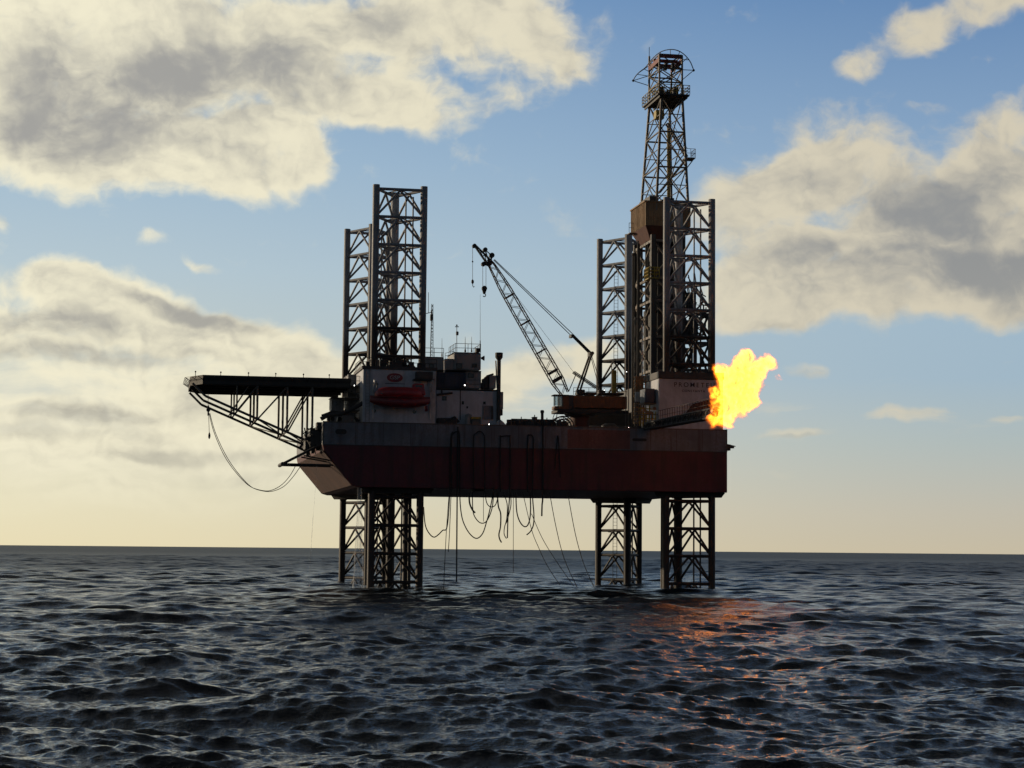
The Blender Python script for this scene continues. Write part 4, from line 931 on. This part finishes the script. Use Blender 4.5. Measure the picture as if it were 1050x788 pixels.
# lifting rope under the helideck
q = P(213.4, 404, 3.2)
hk = thing('helideck_tackle', q-_z*4, 'small pulley tackle with hook hanging from the tip of the helideck', 'tackle')
MB().tube(q, P(213.4, 417, 3.2), .03, 5).build('wire', M['steel'], hk)
a = MB(); c = P(213.6, 420.5, 3.2); a.lathe((c.x, 3.08, c.z), [(.2, 0), (.22, .1), (.2, .24)], 12, 'y'); a.bar(c+_z*.45, c-_z*.6, .16, .2); a.build('pulley', M['black'], hk)
a = MB(); a.tube(P(213.9, 424, 3.2), P(214.6, 445, 3.2), .03, 5); c = P(214.6, 447, 3.2); a.lathe((c.x, 3.2, c.z), [(.04, .35), (.12, .1), (.12, -.15), (.03, -.35)], 8); a.build('hook', M['black'], hk)
for pts, lab in (([(214.4, 424), (218, 439), (224, 455), (232, 471), (243, 486), (255, 498), (266, 502.6), (277, 503.3), (288, 498), (297, 488.5), (303, 478)], 'inner of the two slack ropes looping from the helideck tip to the bow'), ([(215.2, 424), (219.5, 440), (226, 456), (234.5, 472), (245, 486.5), (257, 499), (268, 503.4), (279, 504), (291, 499), (301, 488.5), (309, 477)], 'outer of the two slack ropes looping from the helideck tip to the bow')):
    o = MB().path(smoothpts([P(x, y, 3.2) for x, y in pts], 5), .035, 6).build('slack_rope', M['cord'], None, True); tag(o, lab, 'rope', 'slack ropes under the helideck')

# ------------------------------------------------------------------ falling discharge water
m, N, b, out = new_mat('falling water'); lk = m.node_tree.links
co = N.n('ShaderNodeTexCoord').outputs['Object']
mp = N.n('ShaderNodeMapping'); mp.inputs['Scale'].default_value = (5, 5, .5); N.set(mp.inputs[0], co)
nz = N.noise(mp.outputs[0], 1.5, 5, .6)
tr = N.n('ShaderNodeBsdfTransparent'); df = N.n('ShaderNodeBsdfDiffuse'); df.inputs[0].default_value = (.75, .77, .8, 1); ms = N.n('ShaderNodeMixShader')
sz = N.n('ShaderNodeSeparateXYZ'); N.set(sz.inputs[0], co)
N.set(ms.inputs[0], N.math('MULTIPLY', N.smooth(nz, .4, .72, .08, .7), N.smooth(sz.outputs[2], 9.5, 0, .45, .8)))
lk.new(tr.outputs[0], ms.inputs[1]); lk.new(df.outputs[0], ms.inputs[2]); lk.new(ms.outputs[0], out.inputs[0]); M['fall'] = m
a = MB(); x0 = PX(368, 560, .9)
a.lathe((x0, .9, .1), [(.62, 0), (.5, 2), (.36, 6), (.22, 10.3)], 14); tag(a.build('discharge_water', M['fall'], None, True), 'pale stream of water falling to the sea in front of the left legs', 'water stream')
a = MB(); q = P(325, 478, 3); a.path([q, q+Vector((-.1, 0, -2)), q+Vector((-.35, 0, -6)), q+Vector((-.55, 0, -11)), q+Vector((-.6, 0, -13.2))], .035, 8); tag(a.build('drain_trickle', M['fall'], None, True), 'thin trickle of water falling from the raked bow', 'water stream')

# ------------------------------------------------------------------ flame
fl = [(734, 428, 10), (745, 430, 11), (741, 414, 14), (755, 417, 15), (750, 401, 17), (765, 405, 16), (743, 386, 12), (758, 388, 18), (772, 391, 14), (768, 374, 14), (779, 381, 10), (765, 363, 8), (787, 371, 8), (795, 376, 6), (798.5, 387, 4.5), (731, 402, 6), (771, 414, 9), (757, 372, 9), (737, 379, 8), (783, 374, 8), (792, 372, 6)]
blobs = []
for k, (x, y, r) in enumerate(fl):
    q = P(x, y, -25+.5*math.sin(k*2.3)); blobs.append((q, r*.109))
fo = P(735, 430, -25)
tmp = bmesh.new()
for q, r in blobs:
    bmesh.ops.create_icosphere(tmp, subdivisions=3, radius=r*1.15+.15, matrix=Matrix.Translation(q-fo))
me = bpy.data.meshes.new('tmp'); tmp.to_mesh(me); tmp.free(); o = bpy.data.objects.new('tmp', me); COL.objects.link(o)
rm = o.modifiers.new('r', 'REMESH'); rm.mode = 'VOXEL'; rm.voxel_size = .16
me2 = bpy.data.meshes.new_from_object(o.evaluated_get(bpy.context.evaluated_depsgraph_get())); bpy.data.objects.remove(o)
me2.name = 'gas_flame'; flame = bpy.data.objects.new('gas_flame', me2); COL.objects.link(flame); flame.location = fo
tag(flame, 'big yellow and orange gas flame billowing from the flare boom', 'flame', None, 'thing')
m, N, b, out = new_mat('fire'); t = m.node_tree; t.nodes.remove(b)
co = N.n('ShaderNodeTexCoord').outputs['Object']
wn_ = N.noise(co, .8, 3, .55, out=1); wv = N.vm('SUBTRACT', wn_, (.5, .5, .5)); cw = N.vm('ADD', co, N.vm('SCALE', wv, .9))
tot = None
for q, r in blobs:
    dd = N.vm('DISTANCE', cw, tuple(q-fo), out=1)
    w = N.smooth(dd, r*1.10, r*.35)
    tot = w if tot is None else N.math('ADD', tot, w)
tot = N.math('MINIMUM', tot, 1.15)
fbm = N.noise(cw, 1.15, 6, .62, .3)
dens = N.math('SUBTRACT', N.math('ADD', tot, N.math('MULTIPLY', N.math('SUBTRACT', fbm, .5), 2.5)), .40)
dens = N.math('MAXIMUM', dens, 0)
ramp = N.n('ShaderNodeValToRGB'); N.set(ramp.inputs[0], N.math('MULTIPLY', dens, .72)); e = ramp.color_ramp.elements
e[0].position = 0; e[0].color = (1, .16, .02, 1); e[1].position = .95; e[1].color = (1, .36, .030, 1); e2 = ramp.color_ramp.elements.new(.35); e2.color = (1, .24, .012, 1)
em = N.n('ShaderNodeEmission'); N.set(em.inputs[0], ramp.outputs[0]); fil = N.noise(N.vm('MULTIPLY', cw, (1, 1, .8)), 2.4, 4, .6, .6)
N.set(em.inputs[1], N.math('MULTIPLY', N.math('MULTIPLY', N.math('POWER', dens, 1.9), 13.5), N.smooth(fil, .33, .66, .025, 1.6)))
ab = N.n('ShaderNodeVolumeAbsorption'); ab.inputs[0].default_value = (.02, .02, .02, 1); N.set(ab.inputs['Density'], N.math('MULTIPLY', dens, 1.1)); ads = N.n('ShaderNodeAddShader'); t.links.new(em.outputs[0], ads.inputs[0]); t.links.new(ab.outputs[0], ads.inputs[1])
t.links.new(ads.outputs[0], out.inputs['Volume']); me2.materials.clear(); me2.materials.append(m)

# ------------------------------------------------------------------ sea
rng = np.random.default_rng(4)
FWD = math.atan2(_fh.y, _fh.x)
dense = np.radians(np.linspace(-22, 22, 1050)); rest = np.radians(np.linspace(22, 338, 110))[1:-1]
ang = np.concatenate([dense, rest])+FWD
rr = [6.0]
while rr[-1] < 900: rr.append(rr[-1]*(1.0021 if rr[-1] > 31 else 1.012))
while rr[-1] < 40000: rr.append(rr[-1]*1.09)
rr = np.array(rr); NA, NR = len(ang), len(rr)
Rg, Ag = np.meshgrid(rr, ang, indexing='ij')
X = CAM.x+Rg*np.cos(Ag); Y = CAM.y+Rg*np.sin(Ag)
cell = np.maximum(Rg*.0021, Rg*np.radians(.042))
wind = FWD-math.pi-math.radians(5)      # waves run towards the viewer, from the left
NW = 130
lam = np.exp(np.linspace(math.log(.32), math.log(24), NW))*rng.uniform(.95, 1.05, NW)
sp = np.interp(np.log(lam), np.log([.3, .9, 1.5, 3, 6, 12, 17, 24]), [.060, .052, .030, .023, .026, .026, .014, .004])
th = wind+rng.normal(0, .52, NW)*np.interp(lam, [.5, 24], [1.35, .55]); phs = rng.uniform(0, 2*math.pi, NW)
Z = np.zeros_like(X, dtype=np.float64); DX = np.zeros_like(Z); DY = np.zeros_like(Z); J = np.zeros_like(Z)
grp = 1.02+.16*np.sin(X/37+Y/61+1.3)*np.sin(Y/47-X/83)
for l, s_, t, p in zip(lam, sp, th, phs):
    k = 2*math.pi/l; amp = s_/k
    fade = np.clip((l/cell-2.2)/2.5, 0, 1)
    rows = np.where(fade.max(axis=1) > 0)[0]
    if len(rows) == 0: continue
    sl = slice(rows[0], rows[-1]+1)
    ph_ = k*(X[sl]*math.cos(t)+Y[sl]*math.sin(t))+p
    sn, cs = np.sin(ph_), np.cos(ph_); f_ = fade[sl]*grp[sl]
    Z[sl] += amp*f_*cs; DX[sl] -= .72*amp*f_*sn*math.cos(t); DY[sl] -= .72*amp*f_*sn*math.sin(t); J[sl] += .85*s_*f_*cs
far = np.clip((Rg-900)/2500, 0, 1); Z *= (1-far)
Xo, Yo = X+DX, Y+DY
foam = np.clip((J-.80)/.3, 0, 1)*.9*np.clip((np.sin(X/23+Y/31)+np.sin(Y/17-X/41))-.2, 0, 1)
for lx_, y0_, y1_ in ((7.88, 1.6, 5.9), (39.43, 1.6, 5.9), (7.92, 31, 26.7), (39.0, 31, 26.7)):
    for qx, qy in ((lx_-SPAN/2, y0_), (lx_+SPAN/2, y0_), (lx_, y1_)): foam = np.maximum(foam, 1.0*np.exp(-((X-qx)**2+(Y-qy+.6)**2)/2.3**2))
def on_sea(px, py):
    d_ = _f*FL+CR*(px-525)-CU*(py-394); return CAM+d_*(-CAM.z/d_.z)
splash = on_sea(134, 691)
al = (X-splash.x)*_r.x+(Y-splash.y)*_r.y; dp = (X-splash.x)*_fh.x+(Y-splash.y)*_fh.y
foam = np.maximum(foam, .95*np.exp(-(al/1.1)**2-(dp/1.6)**2))
co_ = np.stack([Xo, Yo, Z], -1).reshape(-1, 3).astype(np.float32)
ii = np.arange((NR-1)*NA).reshape(NR-1, NA); nxt = np.roll(ii, -1, axis=1)
quads = np.stack([ii, nxt, nxt+NA, ii+NA], -1).reshape(-1, 4).astype(np.int32)
me = bpy.data.meshes.new('sea'); nv = len(co_)
me.vertices.add(nv+1); me.vertices.foreach_set('co', np.concatenate([co_, [[CAM.x, CAM.y, 0]]]).astype(np.float32).ravel())
nq = len(quads); tris = np.stack([np.arange(NA), np.full(NA, nv), np.roll(np.arange(NA), -1)], -1).astype(np.int32)
me.loops.add(nq*4+NA*3); me.loops.foreach_set('vertex_index', np.concatenate([quads.ravel(), tris.ravel()]))
me.polygons.add(nq+NA)
me.polygons.foreach_set('loop_start', np.concatenate([np.arange(nq)*4, nq*4+np.arange(NA)*3]).astype(np.int32))
me.polygons.foreach_set('use_smooth', np.ones(nq+NA, dtype=bool))
me.update(calc_edges=True)
rip = np.concatenate([np.interp(Rg.ravel(), [30, 70, 150, 250, 450, 1500], [.04, .055, .11, .20, .34, .45]), [.1]]).astype(np.float32)
chp = np.concatenate([np.interp(Rg.ravel(), [30, 80, 150, 300], [.85, .75, .45, .22]), [1]]).astype(np.float32)
ac_ = me.attributes.new('chop', 'FLOAT', 'POINT'); ac_.data.foreach_set('value', chp)
spc = np.concatenate([np.interp(Rg.ravel(), [30, 60, 110, 200, 1000], [.56, .56, .34, .13, .17]), [.5]]).astype(np.float32)
as_ = me.attributes.new('sheen', 'FLOAT', 'POINT'); as_.data.foreach_set('value', spc)
ar_ = me.attributes.new('ripple', 'FLOAT', 'POINT'); ar_.data.foreach_set('value', rip)
at_ = me.attributes.new('foam', 'FLOAT', 'POINT'); at_.data.foreach_set('value', np.concatenate([foam.ravel(), [0]]).astype(np.float32))
sea = bpy.data.objects.new('sea', me); COL.objects.link(sea); tag(sea, None, None, None, 'structure')
if me.polygons[10].normal.z < 0: me.flip_normals()
m, N, b, out = new_mat('sea water')
g = N.n('ShaderNodeNewGeometry').outputs['Position']
n1 = N.noise(g, 1.1, 5, .6, .2); mp = N.n('ShaderNodeMapping'); mp.inputs['Rotation'].default_value = (0, 0, -wind); mp.inputs['Scale'].default_value = (1.6, .7, 1); N.set(mp.inputs[0], g)
n2 = N.noise(mp.outputs[0], 3.2, 5, .62, .3); n3 = N.noise(g, .22, 3, .5)
hgt = N.math('ADD', N.math('ADD', N.math('MULTIPLY', n1, .10), N.math('MULTIPLY', n2, .085)), N.math('ADD', N.math('MULTIPLY', n3, .15), N.math('ADD', N.math('MULTIPLY', N.noise(g, .065, 3, .5), .3), N.math('MULTIPLY', N.noise(g, 9., 4, .6), .035))))
bp = N.n('ShaderNodeBump'); bp.inputs['Strength'].default_value = .9; bp.inputs['Distance'].default_value = 1.0; N.set(bp.inputs['Height'], hgt); N.set(bp.inputs['Strength'], N.n('ShaderNodeAttribute', attribute_name='chop').outputs['Fac'])
fa = N.n('ShaderNodeAttribute', attribute_name='foam').outputs['Fac']
fm = N.math('MULTIPLY', fa, N.smooth(N.math('ADD', N.noise(g, 2.2, 6, .72), N.math('MULTIPLY', fa, .14)), .54, .70))
b.inputs['Roughness'].default_value = .07; b.inputs['IOR'].default_value = 1.333
N.set(b.inputs['Base Color'], N.mix(fm, (.0035, .009, .015, 1), (.6, .63, .65, 1))); N.set(b.inputs['Normal'], bp.outputs[0])
gm = N.n('ShaderNodeMapping'); gm.inputs['Rotation'].default_value = (0, 0, -wind); gm.inputs['Scale'].default_value = (1.5, .55, 1); N.set(gm.inputs[0], g)
gust = N.math('MULTIPLY', N.smooth(N.noise(gm.outputs[0], .42, 5, .62, .3), .34, .66, .45, 1.45), N.smooth(N.noise(g, .035, 3, .5), .35, .65, .75, 1.2))
N.set(b.inputs['Specular IOR Level'], N.math('MULTIPLY', N.n('ShaderNodeAttribute', attribute_name='sheen').outputs['Fac'], gust))
N.set(b.inputs['Roughness'], N.math('ADD', N.math('MULTIPLY', fm, .5), N.n('ShaderNodeAttribute', attribute_name='ripple').outputs['Fac']))
me.materials.append(m)

# ------------------------------------------------------------------ sky, sun and clouds
SUN_EL = math.radians(11); SUN_AZ = YAW-math.radians(62)           # compass style, from +Y towards +X
sunv = Vector((math.sin(SUN_AZ)*math.cos(SUN_EL), math.cos(SUN_AZ)*math.cos(SUN_EL), math.sin(SUN_EL)))
W = bpy.data.worlds.new('World'); S.world = W; W.use_nodes = True; N = NT(W.node_tree); W.node_tree.nodes.clear()
sky = N.n('ShaderNodeTexSky', sky_type='NISHITA'); sky.sun_disc = False; sky.sun_elevation = SUN_EL; sky.sun_rotation = SUN_AZ; sky.altitude = 0; sky.air_density = 1.0; sky.dust_density = 1.6; sky.ozone_density = 1.2
dirv = N.n('ShaderNodeTexCoord').outputs['Generated']
dr_ = N.vm('DOT_PRODUCT', dirv, tuple(_r), out=1); df_ = N.vm('DOT_PRODUCT', dirv, tuple(_fh), out=1); dz_ = N.vm('DOT_PRODUCT', dirv, (0, 0, 1), out=1)
AX = N.math('MULTIPLY', N.math('ARCTAN2', dr_, df_), 20.); EL = N.math('MULTIPLY', N.math('ARCSINE', dz_), 20.)     # units of 1/20 rad
ELa = N.math('ABSOLUTE', EL)
cv = N.n('ShaderNodeCombineXYZ'); N.set(cv.inputs[0], AX); N.set(cv.inputs[1], ELa); uv = cv.outputs[0]
def lin(r, g, b_): return tuple(((c/255)/12.92 if c/255 <= .04045 else ((c/255+.055)/1.055)**2.4) for c in (r, g, b_))+(1,)
def ramp(fac, stops):
    nd = N.n('ShaderNodeValToRGB'); N.set(nd.inputs[0], fac); cr_ = nd.color_ramp
    while len(cr_.elements) < len(stops): cr_.elements.new(.5)
    for e, (p, c) in zip(cr_.elements, stops): e.position = p; e.color = c
    return nd.outputs[0]
eln = N.math('DIVIDE', ELa, 14.)
clearR = ramp(eln, [(0, lin(198, 187, 163)), (.03, lin(192, 187, 172)), (.08, lin(174, 186, 186)), (.125, lin(160, 183, 199)), (.20, lin(160, 184, 202)), (.28, lin(138, 167, 197)), (.40, lin(100, 136, 180)), (.62, lin(56, 72, 96)), (1, lin(26, 33, 44))])
clearL = ramp(eln, [(0, lin(234, 222, 184)), (.04, lin(233, 226, 195)), (.09, lin(224, 220, 200)), (.14, lin(196, 205, 200)), (.20, lin(182, 200, 209)), (.28, lin(162, 188, 208)), (.40, lin(130, 164, 200)), (.62, lin(72, 88, 110)), (1, lin(30, 37, 47))])
base = N.mix(N.smooth(AX, -6.5, 6), clearL, clearR)
back = N.smooth(df_, .80, -.3, 1., .34)
# placed cloud masses: photo position (px), half sizes, tilt, weight
def blobsum(lst, vec):
    tot = None; turned = {}
    for x, y, sx_, sy_, rot, w in lst:
        hz_ = 559+9.5*x/1050
        rot = min((-40, -14, 0, 14, 60), key=lambda q: abs(q-rot)); c_, s_ = math.cos(math.radians(rot)), math.sin(math.radians(rot))
        if rot not in turned:
            if rot == 0: turned[rot] = vec
            else:
                cb_ = N.n('ShaderNodeCombineXYZ'); N.set(cb_.inputs[0], N.vm('DOT_PRODUCT', vec, (c_, s_, 0), out=1)); N.set(cb_.inputs[1], N.vm('DOT_PRODUCT', vec, (-s_, c_, 0), out=1)); turned[rot] = cb_.outputs[0]
        px_, py_ = (x-525)/100, (hz_-y)/100
        qx, qy = px_*c_+py_*s_, -px_*s_+py_*c_
        nd = N.n('ShaderNodeVectorMath', operation='MULTIPLY_ADD'); N.set(nd.inputs[0], turned[rot])
        nd.inputs[1].default_value = (100/sx_, 100/sy_, 0); nd.inputs[2].default_value = (-qx*100/sx_, -qy*100/sy_, 0)
        w_ = N.smooth(N.vm('LENGTH', nd.outputs[0], out=1), 1., .15, 0., w)
        tot = w_ if tot is None else N.math('ADD', tot, w_)
    return tot
warp = N.vm('SUBTRACT', N.noise(uv, .9, 4, .55, out=1), (.5, .5, .5)); uvw = N.vm('ADD', uv, N.vm('MULTIPLY', warp, (.75, .5, 0)))
cl = [ # upper left mass
 (60, 60, 190, 120, 0, 1.0), (200, 70, 190, 110, 0, 1.0), (60, 165, 190, 65, 0, .95), (190, 170, 120, 62, 0, .9), (310, 165, 55, 50, 10, .75), (250, 190, 70, 40, 0, .6), (262, 150, 70, 50, 0, .75), (300, 150, 70, 60, 0, .5), (400, 118, 95, 34, -10, .6),
 (330, 30, 160, 60, 0, .85), (340, 95, 110, 45, -8, .8), (430, 110, 90, 35, -12, .7), (500, 108, 60, 25, -10, .45), (530, 40, 110, 72, 0, 1.05), (590, 75, 40, 35, 0, .45), (450, 20, 120, 50, 0, .8), (395, 60, 50, 45, 60, .35),
 (5, 236, 30, 16, 0, .6), (150, 252, 24, 12, 0, .5), (205, 274, 34, 9, -18, .5), (112, 252, 20, 9, 0, .3),
 # left bank
 (110, 305, 120, 38, -8, .85), (190, 335, 190, 45, -8, .95), (60, 350, 200, 60, 0, .9), (280, 360, 130, 45, -10, .85), (40, 290, 80, 25, 10, .5), (100, 430, 260, 70, 0, .75), (250, 405, 180, 55, -5, .62), (140, 485, 300, 50, 0, .62), (300, 460, 170, 60, 0, .5), (330, 400, 90, 60, 0, .5), (200, 525, 330, 35, 0, .5),
 # behind the deck
 (585, 372, 75, 32, 0, .85), (520, 385, 60, 32, 0, .75), (480, 405, 70, 30, 0, .6), (610, 352, 40, 16, 0, .5), (470, 350, 30, 14, 0, .35), (550, 415, 110, 22, 0, .55),
 # right mass
 (850, 170, 125, 66, 12, 1.0), (790, 200, 105, 60, 20, .95), (745, 225, 60, 40, 0, .5), (780, 310, 110, 55, 0, .8), (960, 220, 140, 75, 0, 1.0), (1030, 160, 75, 65, 0, .95), (1000, 300, 200, 58, 0, 1.0), (850, 305, 150, 55, 0, .95), (770, 290, 60, 45, 0, .7), (900, 255, 140, 40, 0, .75), (745, 330, 60, 22, 0, .4), (800, 256, 90, 34, 0, .75), (452, 74, 75, 42, 0, .42), (1060, 260, 90, 110, 0, .8),
 # upper right wisps
 (885, 78, 46, 26, -5, .75), (940, 42, 50, 34, -40, .75), (1000, 25, 70, 34, 15, .85), (1060, 10, 60, 40, 0, .7), (955, 124, 30, 9, 0, .35), (920, 60, 40, 20, 0, .3),
 # low streaks on the right
 (925, 431, 58, 10, 0, .6), (1016, 435, 26, 8, 0, .5), (812, 449, 70, 8, -3, .5), (825, 384, 40, 12, 0, .45), (800, 425, 50, 14, 0, .35)]
low = [(200, 430, 420, 140, 0, .16), (760, 470, 300, 60, 0, .06)]
grey = [(130, 100, 210, 70, 0, .85), (290, 70, 130, 50, 0, .55), (60, 150, 120, 45, 0, .5), (380, 20, 70, 45, 0, .35), (180, 318, 110, 16, -12, .75), (70, 338, 120, 24, 0, .75), (90, 368, 150, 18, 0, .75), (90, 425, 120, 15, 0, .85), (40, 445, 90, 12, 0, .4), (180, 468, 130, 12, 0, .6), (260, 330, 60, 14, -20, .5), (240, 490, 120, 10, 0, .35), (60, 500, 130, 8, 0, .3),
 (960, 225, 120, 60, 0, .6), (1000, 285, 190, 32, 0, .95), (860, 262, 110, 24, 0, .55), (1050, 320, 100, 30, 0, .5), (850, 180, 60, 28, 20, .3), (780, 340, 90, 12, 0, .4), (815, 452, 60, 5, -3, .6), (825, 388, 40, 8, 0, .5), (900, 140, 30, 18, 0, .3), (1040, 190, 70, 35, 0, .4), (540, 420, 70, 8, 0, .3)]
Fvec = N.vm('MULTIPLY', uv, (1., 1.35, 1.)); Fw = N.vm('ADD', Fvec, N.vm('SCALE', warp, .7))
lowness = N.smooth(ELa, 2.9, 1.2)
streaky = N.noise(N.vm('MULTIPLY', uvw, (.55, 3.4, 1)), 1.1, 6, .55)
fbm = N.noise(Fw, 1.25, 8, .58, .12)
fbm2 = N.noise(N.vm('ADD', Fw, (-.16, -.20, 0)), 1.25, 4, .5, .12)
def puff(vec):
    return N.math('SUBTRACT', 1., N.math('MULTIPLY', N.math('ABSOLUTE', N.math('SUBTRACT', N.noise(vec, 2.1, 5, .52), .5)), 4.5))
puf = puff(Fw); puf2 = puff(N.vm('ADD', Fw, (-.07, -.09, 0)))
fbl = N.n('ShaderNodeMix', data_type='FLOAT'); N.set(fbl.inputs[0], N.math('MULTIPLY', lowness, .75)); N.set(fbl.inputs[2], fbm); N.set(fbl.inputs[3], streaky); fbd = fbl.outputs[0]
mask = blobsum(cl, uvw)
outside = N.math('MAXIMUM', N.smooth(ELa, 5.9, 8.5), N.smooth(N.math('ABSOLUTE', AX), 5.6, 8.5))
gen = N.math('MULTIPLY', N.smooth(N.noise(Fw, .22, 3, .5), .46, .66, 0, .6), outside)
mask = N.math('MINIMUM', N.math('ADD', mask, gen), 1.12)
dens = N.math('ADD', mask, N.math('MULTIPLY', N.math('SUBTRACT', fbd, .5), N.smooth(lowness, 0, 1, 1.75, 2.5)))
dens = N.math('ADD', dens, N.math('MULTIPLY', N.math('SUBTRACT', puf, .62), N.math('MULTIPLY', N.math('SUBTRACT', 1.25, lowness), .20)))
alpha = N.smooth(dens, .15, .93)
dens = N.math('ADD', dens, blobsum(low, uvw))
alpha = N.math('MAXIMUM', alpha, N.math('MULTIPLY', N.smooth(dens, .18, .5), .0))
rim = N.math('ADD', N.math('MULTIPLY', N.math('SUBTRACT', fbm2, fbd), 1.5), N.math('MULTIPLY', N.math('SUBTRACT', puf2, puf), .30))
gmask = N.math('ADD', N.math('MULTIPLY', blobsum(grey, uvw), N.smooth(fbd, .30, .62, .35, 1.05)), N.math('MULTIPLY', outside, .35))
shade = N.math('ADD', N.math('MULTIPLY', N.smooth(dens, .55, 1.5), .30), N.math('ADD', gmask, rim))
shade = N.math('ADD', shade, N.math('MULTIPLY', N.math('SUBTRACT', N.noise(Fw, 2.0, 4, .5), .5), .28))
shade = N.smooth(shade, -.12, 1.05)
side = N.smooth(AX, -5, 5)
cream = N.mix(side, lin(243, 236, 208), lin(212, 203, 181)); greyc = N.mix(side, lin(163, 161, 156), lin(146, 147, 147))
lowg = N.smooth(ELa, 3.2, .6, 0, .55); greyc = N.mix(lowg, greyc, lin(200, 194, 170))
cloud = N.mix(shade, cream, greyc)
amax = N.smooth(ELa, 0.1, 1.15, 0., .98)
tot = N.mix(N.math('MULTIPLY', alpha, amax), base, cloud)
# the physical sky supplies its own share of the light; the cloud layer and haze lie over it
nis = N.vm('SCALE', sky.outputs[0], .35)
tot10 = N.vm('SCALE', tot, 10.5)
fin = N.mix(.06, tot10, nis)
fin = N.vm('SCALE', fin, back); fin = N.mix(N.smooth(df_, .6, -.4, 0, .6), fin, N.mix(1, fin, (.74, .9, 1.12, 1), 'MULTIPLY'))
bg = N.n('ShaderNodeBackground'); N.set(bg.inputs[0], fin); bg.inputs[1].default_value = .1
wo = N.n('ShaderNodeOutputWorld'); W.node_tree.links.new(bg.outputs[0], wo.inputs[0])
W.cycles.sampling_method = 'MANUAL'; W.cycles.sample_map_resolution = 1024
sl = bpy.data.lights.new('sun', 'SUN'); sl.energy = 3.1; sl.angle = math.radians(.6); sl.color = (1, .80, .55)
so = bpy.data.objects.new('sun', sl); COL.objects.link(so); so.rotation_euler = sunv.to_track_quat('Z', 'Y').to_euler()

# ------------------------------------------------------------------ camera and render settings
cd = bpy.data.cameras.new('camera'); cam = bpy.data.objects.new('camera', cd); COL.objects.link(cam)
cd.sensor_width = 36; cd.lens = 36*FL/1050; cd.clip_start = .5; cd.clip_end = 60000
mw = Matrix((CR, CU, -_f)).transposed().to_4x4(); mw.translation = CAM; cam.matrix_world = mw
S.camera = cam
S.view_settings.view_transform = 'Standard'; S.view_settings.look = 'None'; S.view_settings.exposure = 0; S.view_settings.gamma = 1
S.render.engine = 'CYCLES'
cy = S.cycles; cy.use_denoising = True; cy.max_bounces = 4; cy.transparent_max_bounces = 12; cy.sample_clamp_indirect = 12; cy.sample_clamp_direct = 0; cy.volume_step_rate = .5; cy.volume_max_steps = 256; cy.adaptive_threshold = .02
try: cy.denoiser = 'OPENIMAGEDENOISE'
except Exception: pass
